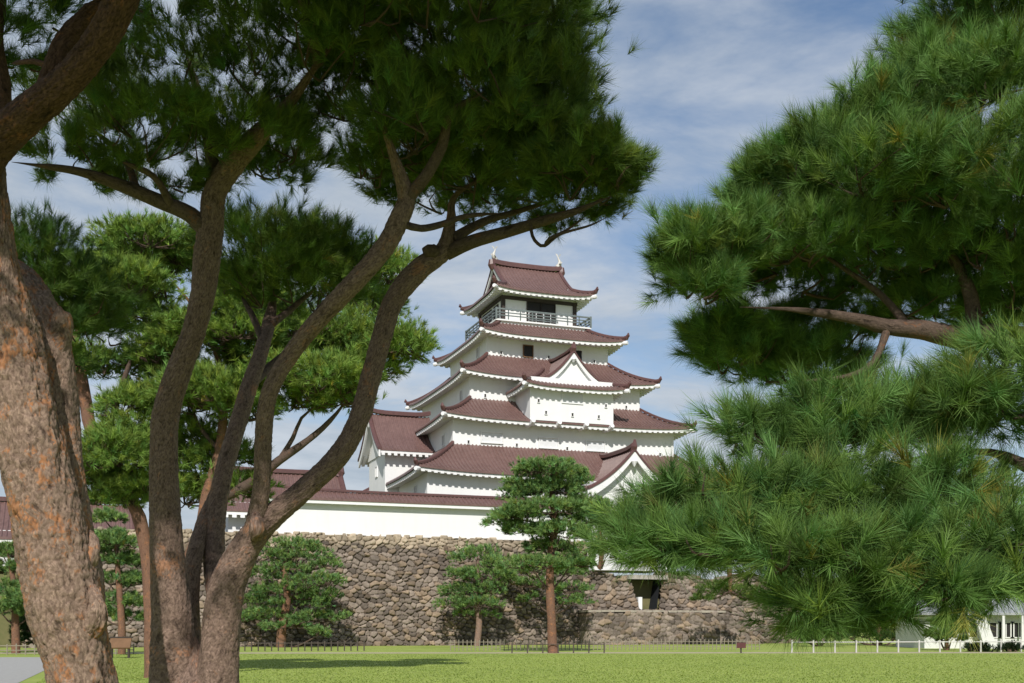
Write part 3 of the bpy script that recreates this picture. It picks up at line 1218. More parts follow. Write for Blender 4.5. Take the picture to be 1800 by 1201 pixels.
# ------------------------------------------------------------------ fences and small things
def fence(name, label, p, q, n, h, mat, r, rails, cat='fence'):
    p, q = np.array(p, float), np.array(q, float)
    e = empty(name, tuple((p + q) / 2))
    tag(e, label, cat)
    o = (p + q) / 2
    for z in rails:
        m = MB()
        m.bar(p - o + (0, 0, z), q - o + (0, 0, z), r * .7, 6)
        m.build('rail', mat, e)
    m0 = None
    for i in range(n):
        c = p + (q - p) * i / (n - 1) - o
        if m0 is None:
            m = MB()
            m.tube([(0, 0, -.05), (0, 0, h - .04), (0, 0, h)], [r, r, r * .6], 8)
            m0 = m.build('post', mat, e)
            m0.location = c
        else:
            k = m0.copy()
            COL.objects.link(k)
            k.parent = e
            k.location = c + np.array([0, 0, rng.uniform(-.03, .02)])
    return e


fence('picket_fence', 'low pale picket fence at the foot of the stone rampart', PG(792, 72.5), PG(1335, 75), 78, .72, FENCE_PALE, .028, (.22, .55))
fence('picket_fence', 'low brown rail fence at left behind the forked pine', PG(395, 71), PG(640, 72), 22, .62, FENCE_DARK, .04, (.5,))
fence('post_rail_fence', 'short dark post and rail fence beside the red trunked pine', PG(900, 66), PG(1062, 66.3), 7, .6, FENCE_DARK, .04, (.52,))
fence('post_rail_fence', 'white post and rail fence at right in front of white house', PG(1392, 67), PG(1830, 70), 13, .75, simple('weathered_white', (0.5, 0.49, 0.46), .8, .2), .05, (.62,))
fence('bamboo_fence', 'pale bamboo rail fence beyond the road at far left', PG(-20, 62), PG(235, 63.5), 17, .62, FENCE_PALE, .04, (.25, .5))

# information board by the trunk on the left
ib = empty('information_board', tuple(PG(211, 56)))
tag(ib, 'small brown wooden notice board on dark legs between the left trunks', 'notice board')
m = MB()
m.add([(-.52, -.1, .52), (.52, -.1, .52), (.52, .16, 1.02), (-.52, .16, 1.02), (-.52, -.06, .46), (.52, -.06, .46), (.52, .2, .97), (-.52, .2, .97)],
      [(0, 1, 2, 3), (4, 7, 6, 5), (0, 4, 5, 1), (1, 5, 6, 2), (2, 6, 7, 3), (3, 7, 4, 0)])
m.build('board', WOOD, ib)
for x in (-.42, .42):
    m = MB()
    m.box(x - .05, x + .05, -.02, .1, -.02, .62)
    m.build('leg', DARKWOOD, ib)
m = MB()
m.box(-.55, .55, .12, .3, 1.0, 1.06)
m.build('cap', DARKWOOD, ib)

# small dark red box on posts near the terrace
bx_ = empty('sign_box', tuple(PG(1303, 66)))
tag(bx_, 'tiny dark red sign box on a post at the lawn edge', 'sign')
m = MB()
m.box(-.26, .26, -.05, .05, .3, .62)
m.build('panel', simple("dark_red_paint", (0.09, 0.03, 0.03), .6, .3), bx_)
m = MB()
m.box(-.04, .04, .05, .11, -.02, .58)
m.build('post', DARKWOOD, bx_)

# white house at the right
def house():
    Y0 = 80.0
    x0, x1 = PG(1625, Y0)[0], PG(1900, Y0)[0]
    e = empty('white_house', ((x0 + x1) / 2, Y0 + 3, 0))
    tag(e, 'white low building with dark windows and grey roof behind right pine', 'building')
    w = (x1 - x0) / 2
    m = MB()
    m.box(-w, w, -3, 3, -.05, 2.55)
    m.build('wall', WHITE, e)
    m = MB()
    m.add([(-w - .5, -3.9, 2.5), (w + .5, -3.9, 2.5), (w + .5, 0, 3.7), (-w - .5, 0, 3.7), (-w - .5, 3.9, 2.5), (w + .5, 3.9, 2.5),
           (-w - .5, -3.9, 2.34), (w + .5, -3.9, 2.34), (w + .5, 3.9, 2.34), (-w - .5, 3.9, 2.34)],
          [(0, 1, 2, 3), (3, 2, 5, 4), (6, 9, 8, 7), (0, 6, 7, 1), (4, 5, 8, 9), (0, 3, 4, 9, 6), (1, 7, 8, 5, 2)])
    m.build('roof', GREYROOF, e)
    for px, wd, hh, zc in ((1703, .55, 1.1, 1.35), (1752, .5, 1.0, 1.3), (1768, .5, 1.0, 1.3), (1790, .5, 1.0, 1.3)):
        x = PG(px, Y0)[0] - (x0 + x1) / 2
        f = MB()
        for a, b, c, d in ((-wd, wd, hh / 2, hh / 2 + .08), (-wd, wd, -hh / 2 - .08, -hh / 2), (-wd - .08, -wd, -hh / 2 - .08, hh / 2 + .08), (wd, wd + .08, -hh / 2 - .08, hh / 2 + .08), (-.03, .03, -hh / 2, hh / 2)):
            f.box(x + a, x + b, -3.06, -2.98, zc + c, zc + d)
        fo = f.build('window', WHITE, e)
        g = MB()
        g.box(x - wd, x + wd, -3.012, -2.99, zc - hh / 2, zc + hh / 2)
        g.build('pane', DARK, fo)
    for px in (1733, 1766, 1800):
        x = PG(px, Y0 - 1)[0] - (x0 + x1) / 2
        m = MB()
        m.box(x - .09, x + .09, -3.85, -3.67, -.05, 2.36)
        m.build('porch_post', WHITE, e)
    # sloping side wall of the porch stair
    xa = PG(1713, Y0 - 1)[0] - (x0 + x1) / 2
    m = MB()
    m.add([(xa, -4.1, 2.2), (xa + .75, -4.1, 2.2), (xa + 1.6, -4.1, -.05), (xa + .7, -4.1, -.05), (xa, -3.85, 2.2), (xa + .75, -3.85, 2.2), (xa + 1.6, -3.85, -.05), (xa + .7, -3.85, -.05)],
          [(0, 1, 2, 3), (4, 7, 6, 5), (0, 4, 5, 1), (1, 5, 6, 2), (2, 6, 7, 3), (3, 7, 4, 0)])
    m.build('stair_wall', WHITE, e)


house()

# ------------------------------------------------------------------ pines
def norm(a):
    return a / (np.linalg.norm(a, axis=-1, keepdims=True) + 1e-9)


def catmull(pts, step):
    pts = np.array(pts, float)
    out = []
    n = len(pts)
    for i in range(n - 1):
        p0, p1, p2, p3 = pts[max(i - 1, 0)], pts[i], pts[i + 1], pts[min(i + 2, n - 1)]
        k = max(2, int(np.linalg.norm((p2 - p1)[:3]) / step))
        for j in range(k):
            t = j / k
            out.append(.5 * ((2 * p1) + (-p0 + p2) * t + (2 * p0 - 5 * p1 + 4 * p2 - p3) * t * t + (-p0 + 3 * p1 - 3 * p2 + p3) * t ** 3))
    out.append(pts[-1])
    return np.array(out)


class Tubes:
    def __init__(self):
        self.V, self.F, self.UV, self.C, self.n = [], [], [], [], 0

    def add(self, path4, sides=10, step=0.1, gnarl=0.0, seed=0, taper=False, plate=None):
        """path4 rows x,y,z,radius"""
        p = catmull(path4, step)
        c, r = p[:, :3], np.maximum(p[:, 3], .0012)
        if taper:
            q = np.linspace(0, 1, len(r))
            r = np.where(q > .8, r * np.clip(1 - (q - .8) / .2 * .88, .08, 1), r)
        t = norm(np.gradient(c, axis=0))
        ref = np.array([0.21, 1.0, 0.13])
        a = norm(np.cross(t, ref))
        b = np.cross(t, a)
        m = len(c)
        th = np.linspace(0, 2 * math.pi, sides + 1)
        L = np.concatenate([[0], np.cumsum(np.linalg.norm(np.diff(c, axis=0), axis=1))])
        rr = np.repeat(r[:, None], sides + 1, 1)
        if gnarl:
            ang = np.repeat(th[None, :], m, 0)
            ll = np.repeat(L[:, None], sides + 1, 1)
            x, y = np.cos(ang) * 1.6 + 5, np.sin(ang) * 1.6 + ll * 3.0
            d = vnoise(x, y, seed) - .5
            d2 = vnoise(x * 2.7 + 3, y * 2.7, seed + 1) - .5
            d3 = vnoise(x * 8 + 3, y * 5, seed + 2) - .5
            rr = rr * (1 + gnarl * (d * .9 + d2 * .55)) + gnarl * .045 * d3 * np.minimum(1, rr / .08)
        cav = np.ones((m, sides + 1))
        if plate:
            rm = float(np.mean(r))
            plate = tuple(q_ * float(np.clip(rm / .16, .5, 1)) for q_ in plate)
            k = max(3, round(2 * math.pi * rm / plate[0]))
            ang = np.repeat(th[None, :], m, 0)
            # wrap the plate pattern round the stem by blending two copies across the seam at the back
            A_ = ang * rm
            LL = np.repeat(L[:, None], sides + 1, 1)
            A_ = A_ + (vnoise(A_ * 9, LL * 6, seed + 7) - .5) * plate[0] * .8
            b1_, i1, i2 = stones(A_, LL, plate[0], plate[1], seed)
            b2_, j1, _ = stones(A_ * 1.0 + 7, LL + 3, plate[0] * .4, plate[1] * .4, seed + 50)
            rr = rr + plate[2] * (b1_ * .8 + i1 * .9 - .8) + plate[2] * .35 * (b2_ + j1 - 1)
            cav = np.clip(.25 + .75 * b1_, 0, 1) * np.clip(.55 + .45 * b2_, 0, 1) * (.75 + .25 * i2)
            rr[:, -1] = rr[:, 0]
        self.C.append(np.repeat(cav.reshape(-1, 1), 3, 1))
        V = c[:, None, :] + rr[..., None] * (a[:, None, :] * np.cos(th)[None, :, None] + b[:, None, :] * np.sin(th)[None, :, None])
        idx = np.arange(m * (sides + 1)).reshape(m, sides + 1) + self.n
        F = np.stack([idx[:-1, :-1], idx[:-1, 1:], idx[1:, 1:], idx[1:, :-1]], -1).reshape(-1, 4)
        uv = np.stack([np.repeat(th[None, :], m, 0) * np.maximum(.02, np.mean(r)), np.repeat(L[:, None], sides + 1, 1)], -1)
        uv = uv + np.array([seed * .37 % 7, seed * .91 % 5])
        self.V.append(V.reshape(-1, 3))
        self.F.append(F)
        self.UV.append(uv.reshape(-1, 2))
        self.n += m * (sides + 1)

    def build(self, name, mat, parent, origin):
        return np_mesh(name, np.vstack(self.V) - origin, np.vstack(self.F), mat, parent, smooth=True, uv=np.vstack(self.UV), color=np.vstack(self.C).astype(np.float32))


class Pine:
    def __init__(self, name, label, base, seed, L=.12, w=.003, nn=40, bark=BARK_DARK, segs=1, color=(0.05, 0.095, 0.022), group=None, gnarl=.18):
        self.e = empty(name, tuple(base))
        tag(self.e, label, 'tree', group)
        self.base = np.array(base, float)
        self.r = np.random.default_rng(seed)
        self.seed = seed
        self.trunk, self.branch = Tubes(), Tubes()
        self.tp, self.ta, self.tc = [], [], []
        self.L, self.w, self.nn, self.bark, self.segs, self.col, self.gnarl = L, w, nn, bark, segs, np.array(color), gnarl
        self.k = seed * 10

    def stem(self, pts, sides=20, step=.06, trunk=True, gnarl=None):
        """pts rows px,py,Y,width_px"""
        self.k += 3
        p4 = [np.append(P(a, b, Y), w / 2 / FPX * Y) for a, b, Y, w in pts]
        (self.trunk if trunk else self.branch).add(p4, sides, step, self.gnarl if gnarl is None else gnarl, self.k, True, self.plate if (trunk or sides > 40) else None)

    def stem3(self, pts, sides=8, step=.3, trunk=True):
        self.k += 3
        (self.trunk if trunk else self.branch).add(pts, sides, step, self.gnarl * .7, self.k)

    def limb(self, pts, sides=8, step=.06):
        self.stem(pts, sides, step, False, self.gnarl * .8)

    def tufts(self, pos, ax, tint=1.0):
        self.tp.append(pos)
        self.ta.append(norm(ax))
        n = len(pos)
        v = self.r.normal(1, .22, n).clip(.45, 1.7) * tint
        hue = self.r.normal(0, 1, n)
        c = self.col[None, :] * v[:, None]
        c[:, 0] *= 1 + .1 * hue
        c[:, 2] *= 1 - .12 * hue
        old = self.r.random(n) < self.old
        c[old] = c[old] * np.array([1.9, 1.05, .9])
        self.tc.append(np.clip(c, .004, .6))

    def pad(self, px, py, Y, rx, rz, ry, n, up=.5, tint=1.0, twig=True, lo=-.25, fill=.28, per=11, anchor=None, sig=None):
        """foliage pad: ellipsoid centred on a photo pixel at depth Y; rx, rz in pixels, ry in metres"""
        r = self.r
        c = P(px, py, Y)
        rad = np.array([rx / FPX * Y, ry, rz / FPX * Y])
        K = max(5, n // per)
        d = norm(r.normal(0, 1, (K * 3, 3)))
        d = d[d[:, 2] > lo][:K]
        rr = np.where(r.random(len(d)) < fill, r.uniform(.3, .75, len(d)), r.uniform(.75, 1.04, len(d)))
        cc = c + d * rad * rr[:, None]
        if sig is None:
            sig = min(rad.min() * .3, 1.1 * self.L)
        i = r.integers(0, len(d), n)
        pos = cc[i] + r.normal(0, 1, (n, 3)) * np.array([sig * 1.25, sig * 1.25, sig * .7])
        out = norm((pos - c) / rad)
        ax = out * .75 + np.array([0, 0, up]) + r.normal(0, .33, (n, 3))
        self.tufts(pos, ax, tint)
        if twig:
            na = 5
            an = c + np.stack([np.linspace(-.55, .55, na) * rad[0], r.uniform(-.5, .5, na) * rad[1], -rad[2] * r.uniform(.3, .75, na)], -1)
            sel = d[:int(min(60, len(d) * self.tk))]
            for j in range(len(sel)):
                q = cc[j]
                a = an[np.argmin(np.linalg.norm(an - q, axis=1) + r.uniform(0, .4, na) * rad[0])]
                mid = (a + q) / 2 + r.normal(0, 1, 3) * rad * .12 - np.array([0, 0, rad[2] * .18])
                self.k += 3
                self.branch.add([np.append(a, self.tw * 1.8), np.append(mid, self.tw * 1.1), np.append(q, self.tw * .45)], 4, max(.12, np.linalg.norm(q - a) / 4), 0, self.k)
    tw = .005
    tk = 1.0
    old = .003
    plate = None
    bark2 = None

    def build(self):
        r = self.r
        if self.trunk.n:
            self.trunk.build('trunk', self.bark, self.e, self.base)
        if self.branch.n:
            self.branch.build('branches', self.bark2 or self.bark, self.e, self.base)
        self.needles()

    def needles(self):
        r = self.r
        p = np.vstack(self.tp)
        a = np.vstack(self.ta)
        c = np.vstack(self.tc)
        T, nn = len(p), self.nn
        ref = norm(r.normal(0, 1, (T, 3)))
        b1 = norm(np.cross(a, ref))
        b2 = np.cross(a, b1)
        ph = r.uniform(0, 2 * math.pi, (T, nn))
        th = np.radians(r.uniform(12, 78, (T, nn)))
        st = r.uniform(-.45, .35, (T, nn)) * self.L * .8
        th = th * r.uniform(.5, 1.15, (T, 1))
        th = th * (1 - .35 * (st / self.L + .36))
        ln = self.L * r.uniform(.7, 1.12, (T, nn)) * r.normal(1, .16, (T, 1)).clip(.55, 1.4)
        dirs = a[:, None] * np.cos(th)[..., None] + (b1[:, None] * np.cos(ph)[..., None] + b2[:, None] * np.sin(ph)[..., None]) * np.sin(th)[..., None]
        root = p[:, None] + a[:, None] * st[..., None]
        wd = norm(np.cross(dirs, norm(r.normal(0, 1, (T, nn, 3))))) * (self.w / 2)
        cf = np.repeat(c[:, None], nn, 1) * r.uniform(.8, 1.2, (T, nn))[..., None]
        root, dirs, wd, cf, ln = root.reshape(-1, 3), dirs.reshape(-1, 3), wd.reshape(-1, 3), cf.reshape(-1, 3), ln.reshape(-1)
        n = len(root)
        if self.segs == 1:
            tip = root + dirs * ln[:, None]
            V = np.stack([root - wd, root + wd, tip], 1).reshape(-1, 3)
            F = np.arange(n * 3).reshape(-1, 3)
            C = np.repeat(cf, 3, 0)
        else:
            droop = np.array([0, 0, -1.0]) * (ln * .1)[:, None]
            mid = root + dirs * (ln * .55)[:, None]
            tip = root + dirs * ln[:, None] + droop
            V = np.stack([root - wd, root + wd, mid - wd * .9, mid + wd * .9, tip], 1).reshape(-1, 3)
            o = np.arange(n)[:, None] * 5
            F = np.stack([o + [0, 1, 3], o + [0, 3, 2], o + [2, 3, 4]], 1).reshape(-1, 3)
            C = np.repeat(cf, 5, 0)
        np_mesh('crown', V - self.base, F, NEEDLE, self.e, color=C.astype(np.float32))
        self.tp, self.ta, self.tc = [], [], []


# ---- big left pine with two thick stems
t1 = Pine('pine_tree', 'thick grey and orange barked pine trunk at the left edge', PG(150, 6.6), 21, .11, .0034, 46, BARK_GREY, color=(0.085, 0.145, 0.032), gnarl=.11)
t1.plate = (.034, .06, .014)
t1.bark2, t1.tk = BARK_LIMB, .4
t1.stem([(190, 1600, 6.6, 190), (170, 1400, 6.6, 140), (143, 1201, 6.6, 112), (116, 1070, 6.6, 126), (90, 940, 6.6, 120), (58, 800, 6.6, 112), (32, 690, 6.6, 106), (14, 580, 6.6, 96), (4, 470, 6.6, 62), (-2, 340, 6.6, 56), (-6, 240, 6.6, 56)], 132, 0.013)
t1.stem([(135, 1150, 6.7, 60), (148, 1040, 6.8, 66), (128, 930, 6.85, 66), (108, 800, 6.9, 66), (98, 690, 6.95, 68), (84, 600, 7.0, 72), (64, 540, 7.1, 66), (30, 480, 7.3, 46), (-30, 420, 7.6, 34)], 108, 0.013)
t1.stem([(98, 620, 6.95, 44), (108, 570, 6.95, 36), (105, 546, 6.93, 24), (104, 538, 6.93, 6)], 60, 0.012)
t1.stem([(150, 1125, 6.55, 26), (166, 1098, 6.5, 38), (172, 1074, 6.48, 32), (166, 1045, 6.5, 18), (160, 1020, 6.6, 8)], 66, .01, True, .4)
t1.stem([(150, 1000, 6.7, 20), (158, 985, 6.6, 26), (162, 955, 6.65, 24), (150, 930, 6.75, 8)], 48, 0.012)
t1.limb([(-40, 300, 6.5, 69), (0, 245, 6.4, 62), (50, 200, 6.3, 57), (110, 150, 6.2, 53), (160, 95, 6.1, 50), (200, 30, 6.0, 52), (235, -50, 5.9, 48), (280, -170, 5.8, 38)], 96, 0.013)
t1.limb([(70, 190, 6.3, 31), (92, 130, 6.3, 34), (118, 70, 6.35, 34), (160, 25, 6.4, 31), (205, -10, 6.4, 29)], 72, 0.013)
t1.limb([(-6, 240, 6.6, 46), (0, 150, 6.7, 36), (-10, 60, 6.8, 30), (10, -40, 6.9, 24)])
t1.limb([(92, 120, 6.3, 12), (60, 108, 6.3, 10), (20, 112, 6.4, 8)])
for a in [(20, 90, 6.7, 65, 22, .35, 60), (70, 8, 6.8, 70, 28, .5, 70), (-40, 40, 6.6, 90, 50, .7, 120),
          (60, 470, 10.5, 85, 66, .7, 620), (130, 525, 10.8, 78, 66, .7, 600), (50, 560, 10.6, 90, 60, .6, 520), (150, 580, 11.0, 70, 40, .5, 200), (90, 620, 11.0, 60, 40, .5, 160)]:
    t1.pad(*a)
for a in [(200, -120, 6.0, 260, 70, 1.3, 420), (-60, -160, 6.2, 260, 80, 1.4, 420), (330, -230, 5.4, 260, 80, 1.4, 420), (-150, -400, 5.0, 300, 80, 1.5, 420)]:
    t1.pad(*a, twig=False)  # extra crown mass out of view, put there for its shade
t1.limb([(30, 480, 7.3, 30), (60, 520, 8.6, 22), (80, 560, 10.3, 14), (140, 590, 10.9, 8)])
t1.build()

# ---- central multi-stemmed pine with the dark canopy
t2 = Pine('pine_tree', 'many stemmed pine with spreading dark canopy left of the keep', PG(350, 8.5), 33, .12, .0036, 52, BARK_DARK, color=(0.108, 0.168, 0.034), gnarl=.1)
t2.plate = (.03, .05, .011)
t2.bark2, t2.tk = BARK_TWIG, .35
Y2 = 8.5
t2.stem([(352, 1500, Y2, 190), (350, 1380, Y2, 150), (348, 1260, Y2, 128), (345, 1190, Y2, 90), (340, 1120, Y2, 40)], 120, 0.013)
t2.stem([(306, 1300, Y2, 92), (306, 1200, Y2, 84), (304, 1110, Y2, 72), (296, 1010, Y2, 60), (290, 900, Y2, 52), (288, 800, Y2, 46), (291, 730, Y2, 44), (312, 660, Y2, 41), (338, 590, Y2, 38), (356, 520, Y2, 40), (364, 450, Y2, 45), (372, 390, Y2, 41), (378, 340, Y2, 38), (405, 295, Y2, 38), (452, 240, 8.4, 33), (505, 185, 8.2, 26), (560, 110, 8.0, 19), (610, 40, 7.8, 14)], 96, 0.013)
t2.stem([(382, 1300, 8.4, 80), (384, 1200, 8.4, 70), (388, 1110, 8.4, 64), (400, 1030, 8.4, 60), (430, 965, 8.4, 50), (470, 915, 8.4, 43), (530, 865, 8.45, 36), (592, 805, 8.5, 36), (628, 745, 8.55, 34), (650, 670, 8.6, 34), (672, 590, 8.65, 33), (692, 530, 8.7, 34), (735, 475, 8.75, 38), (780, 440, 8.8, 40), (792, 390, 8.8, 31), (800, 345, 8.8, 22), (850, 312, 8.7, 14)], 96, 0.013)
t2.stem([(432, 965, 8.4, 34), (448, 920, 8.35, 31), (460, 850, 8.3, 28), (464, 760, 8.25, 28), (474, 690, 8.2, 28), (510, 625, 8.2, 28), (562, 560, 8.15, 30), (622, 497, 8.1, 32), (676, 435, 8.1, 33), (704, 380, 8.1, 34), (714, 345, 8.1, 28), (692, 275, 8.0, 19), (672, 210, 7.9, 15), (660, 130, 7.8, 11)], 84, 0.013)
t2.stem([(385, 1080, 8.9, 34), (376, 980, 9.2, 36), (380, 900, 9.4, 33), (398, 810, 9.6, 29), (420, 740, 9.8, 29), (438, 680, 10.0, 28), (460, 615, 10.3, 24), (474, 560, 10.8, 21), (480, 515, 11.1, 15), (474, 470, 11.3, 10)], 72, 0.018)
t2.stem([(448, 945, 8.28, 17), (452, 930, 8.22, 26), (450, 912, 8.25, 19), (446, 900, 8.3, 7)], 42, 0.012)
t2.stem([(340, 1140, 8.8, 30), (334, 1050, 8.95, 30), (342, 975, 9.1, 27), (360, 915, 9.35, 25), (384, 860, 9.55, 24), (404, 800, 9.7, 24), (420, 742, 9.82, 26), (436, 690, 9.98, 20)], 48, .02)
t2.limb([(464, 605, 10.35, 16), (446, 560, 10.7, 12), (424, 520, 11.0, 8)])
t2.limb([(470, 575, 10.6, 15), (510, 545, 10.9, 11), (556, 505, 11.2, 7)])
t2.limb([(366, 410, 8.5, 34), (335, 378, 8.45, 29), (275, 352, 8.4, 25), (210, 325, 8.3, 22), (140, 302, 8.2, 15), (60, 290, 8.1, 10), (20, 285, 8.0, 6)])
t2.limb([(376, 350, 8.5, 28), (372, 270, 8.6, 24), (352, 180, 8.7, 18), (330, 100, 8.8, 12)])
t2.limb([(240, 338, 8.35, 16), (225, 290, 8.5, 13), (190, 250, 8.7, 9), (150, 220, 8.8, 6)])
t2.limb([(300, 360, 8.4, 16), (270, 310, 8.2, 12), (215, 285, 8.0, 9)])
t2.limb([(715, 350, 8.1, 26), (748, 310, 8.05, 22), (778, 255, 8.0, 20), (792, 200, 7.9, 15), (850, 162, 7.8, 10)])
t2.limb([(785, 445, 8.8, 26), (830, 425, 8.75, 24), (890, 408, 8.7, 21), (950, 390, 8.6, 18), (1010, 372, 8.5, 13), (1075, 345, 8.4, 8)])
t2.limb([(795, 420, 8.8, 20), (850, 390, 8.9, 15), (910, 372, 9.0, 10), (980, 350, 9.1, 7)])
t2.limb([(712, 395, 8.1, 14), (740, 402, 8.2, 13), (775, 395, 8.4, 12), (820, 380, 8.5, 9), (880, 375, 8.6, 6)])
t2.limb([(772, 445, 8.78, 18), (755, 440, 8.7, 28), (752, 430, 8.7, 16)], 10, .03)
t2.limb([(932, 392, 8.6, 6), (936, 415, 8.58, 6), (945, 428, 8.55, 6), (958, 432, 8.55, 6), (985, 412, 8.5, 5), (1038, 396, 8.45, 4), (1070, 380, 8.4, 3)], 6, .03)
t2.limb([(958, 431, 8.55, 5), (965, 420, 8.5, 5), (1000, 402, 8.5, 4), (1030, 380, 8.4, 3)], 6, .03)
t2.limb([(438, 680, 10.0, 18), (480, 640, 10.4, 14), (540, 590, 10.8, 10), (580, 540, 11, 6)])
T2P = [  # right-hand crown
    (855, 55, 8.2, 165, 95, 1.3, 900), (930, 60, 8.6, 92, 80, .9, 520), (760, 70, 7.8, 150, 85, 1.2, 700),
    (962, 215, 8.7, 92, 62, .9, 520), (1030, 310, 8.5, 92, 48, .75, 520), (900, 290, 8.9, 140, 62, 1.1, 640),
    (850, 215, 8.4, 150, 70, 1.1, 620), (760, 285, 8.6, 130, 55, 1.0, 460), (710, 250, 8.2, 88, 60, .9, 380),
    (640, 170, 8.4, 110, 80, 1.0, 460), (668, 312, 8.6, 52, 34, .6, 190), (1000, 350, 8.7, 100, 28, .7, 260), (830, 340, 9.0, 120, 36, .8, 260),
    (1068, 288, 8.3, 56, 34, .5, 240), (975, 130, 8.6, 58, 60, .6, 240),
    # left-hand crown
    (450, 275, 8.6, 115, 42, .8, 302), (520, 270, 8.8, 62, 36, .5, 158), (255, 170, 8.9, 105, 48, .8, 302), (180, 235, 8.5, 130, 52, .9, 302),
    (300, 260, 8.3, 140, 48, .9, 302), (110, 275, 8.2, 95, 30, .6, 172), (390, 170, 8.3, 120, 75, 1.0, 345), (520, 120, 8.1, 120, 80, 1.1, 345),
    (430, 50, 8.1, 160, 75, 1.2, 403), (600, 40, 7.9, 130, 80, 1.2, 374), (290, 40, 8.2, 70, 40, .7, 158), (250, 310, 8.4, 100, 22, .5, 115),
    # dark tiers lower down, behind the stems
    (470, 450, 10.8, 100, 54, .9, 620), (570, 452, 11.0, 80, 50, .8, 520), (520, 510, 11.0, 110, 48, .8, 560), (610, 500, 11.1, 45, 42, .5, 160), (430, 500, 10.9, 50, 40, .5, 150),
]
for a in T2P:
    t2.pad(a[0], a[1], a[2], a[3], a[4] * (.84 if a[2] < 10 else 1), a[5], int(a[6] * 1.05), fill=.22, up=.65)
for a in [(700, -110, 7.4, 220, 85, 1.5, 520), (520, -120, 7.2, 260, 90, 1.6, 620), (700, -260, 6.4, 300, 90, 1.6, 620), (430, -300, 6.2, 260, 90, 1.5, 520), (640, -480, 5.2, 300, 90, 1.5, 520)]:
    t2.pad(*a, twig=False)  # unseen crown pads above the frame, added to shade the canopy
OVER_SHADE = ((-3.0, 3.0, 7.5), (-1.5, 3.1, 7.5), (-.3, 3.9, 7.4), (-1.8, 4.6, 7.7), (-3.3, 4.6, 7.2), (-.6, 5.4, 7.9), (-3.6, 3.0, 6.9), (-2.9, 3.0, 7.9), (-1.6, 3.0, 7.6), (-1.6, 3.0, 8.4), (-2.6, 3.5, 8.9), (-.4, 3.4, 8.3), (-2.2, 1.0, 9.1), (-.6, 1.2, 9.0), (-3.8, 1.2, 8.5), (-1.2, -.6, 10.5), (-2.9, -.6, 10.3), (-2.3, 8.2, 7.9), (-1.2, 8.2, 7.8), (-3.3, 7.8, 7.5), (-4.4, 8.0, 7.4), (-1.1, 7.4, 7.6))
t2.limb([(560, 110, 8.0, 22), (480, -250, 6.5, 20), (380, -900, 4.6, 18), (100, -2300, 3.0, 16)], 8, .2)
t2.build()
t2.L, t2.w, t2.nn = .2, .011, 40          # unseen tufts high overhead, added to shade the stems and canopy
for x, y, z in OVER_SHADE:
    y_ = max(y, .5)
    c_ = np.array([x, y, z])
    d_ = norm(rng.normal(0, 1, (330, 3)))
    t2.tufts(c_ + d_ * rng.uniform(.3, 1, (330, 1)) * np.array([1.25, 1.0, .5]), d_ + (0, 0, .5))
t2.needles()

# ---- right-hand pine, trunk just outside the frame, reaching in with two tiers
t4 = Pine('pine_tree', 'dense long needled pine reaching in from the right side', PG(1990, 7.0), 47, .125, .0034, 46, BARK_RED, color=(0.112, 0.198, 0.05))
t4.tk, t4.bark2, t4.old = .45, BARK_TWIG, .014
t4.stem3([(4.0, 7.0, -.1, .24), (3.95, 7.0, 1.2, .2), (3.9, 7.0, 2.6, .18), (3.75, 7.0, 3.8, .15), (3.7, 7.1, 5.2, .1), (3.5, 7.2, 6.4, .05)], 20, .1)
t4.limb([(1960, 600, 7.0, 60), (1830, 600, 7.0, 48), (1740, 590, 7.0, 44), (1680, 592, 7.0, 38), (1620, 580, 7.0, 34), (1560, 575, 7.0, 28), (1500, 560, 7.0, 20), (1400, 545, 7.0, 12), (1300, 540, 7.0, 7)], 14)
t4.limb([(1710, 605, 7.0, 30), (1712, 560, 7.05, 28), (1700, 500, 7.1, 22), (1660, 430, 7.1, 16), (1620, 360, 7.2, 10)], 12)
t4.limb([(1560, 575, 7.0, 16), (1545, 620, 6.95, 12), (1520, 650, 6.9, 10), (1470, 665, 6.9, 7), (1400, 670, 6.9, 5)])
t4.limb([(1545, 620, 6.95, 9), (1535, 660, 7.0, 7), (1515, 690, 7.0, 5)])
t4.limb([(1600, 580, 7.0, 16), (1550, 520, 7.1, 12), (1480, 470, 7.2, 8), (1420, 430, 7.3, 6)])
t4.limb([(1960, 330, 7.1, 40), (1820, 330, 7.1, 32), (1720, 300, 7.2, 22), (1620, 260, 7.3, 14)])
for a in [(1690, 95, 7.6, 110, 75, .9, 560), (1780, 60, 7.4, 110, 90, 1.0, 480), (1600, 190, 7.5, 85, 60, .8, 420), (1720, 200, 7.0, 120, 65, .9, 520),
          (1500, 265, 7.4, 110, 55, .8, 480), (1400, 340, 7.3, 95, 60, .8, 520), (1540, 350, 6.9, 130, 60, .8, 560), (1690, 330, 6.7, 130, 65, .8, 560), (1790, 400, 6.8, 90, 60, .8, 380),
          (1335, 330, 7.3, 46, 30, .4, 150), (1235, 460, 7.1, 88, 48, .6, 480), (1320, 450, 7.2, 90, 50, .7, 420), (1430, 460, 7.3, 110, 55, .8, 420), (1560, 470, 7.5, 110, 50, .8, 320),
          (1680, 470, 7.3, 110, 50, .8, 320), (1780, 520, 7.2, 80, 45, .6, 240), (1230, 520, 7.0, 50, 34, .4, 150),
          (1265, 598, 8.0, 62, 44, .5, 300), (1325, 628, 8.1, 95, 48, .5, 380), (1430, 648, 8.1, 105, 44, .5, 360), (1510, 600, 8.4, 64, 40, .5, 200), (1400, 580, 8.3, 90, 30, .5, 170), (1480, 682, 8.0, 66, 20, .4, 150), (1640, 545, 7.6, 100, 32, .5, 240), (1750, 560, 7.5, 80, 30, .5, 180)]:
    t4.pad(*a)
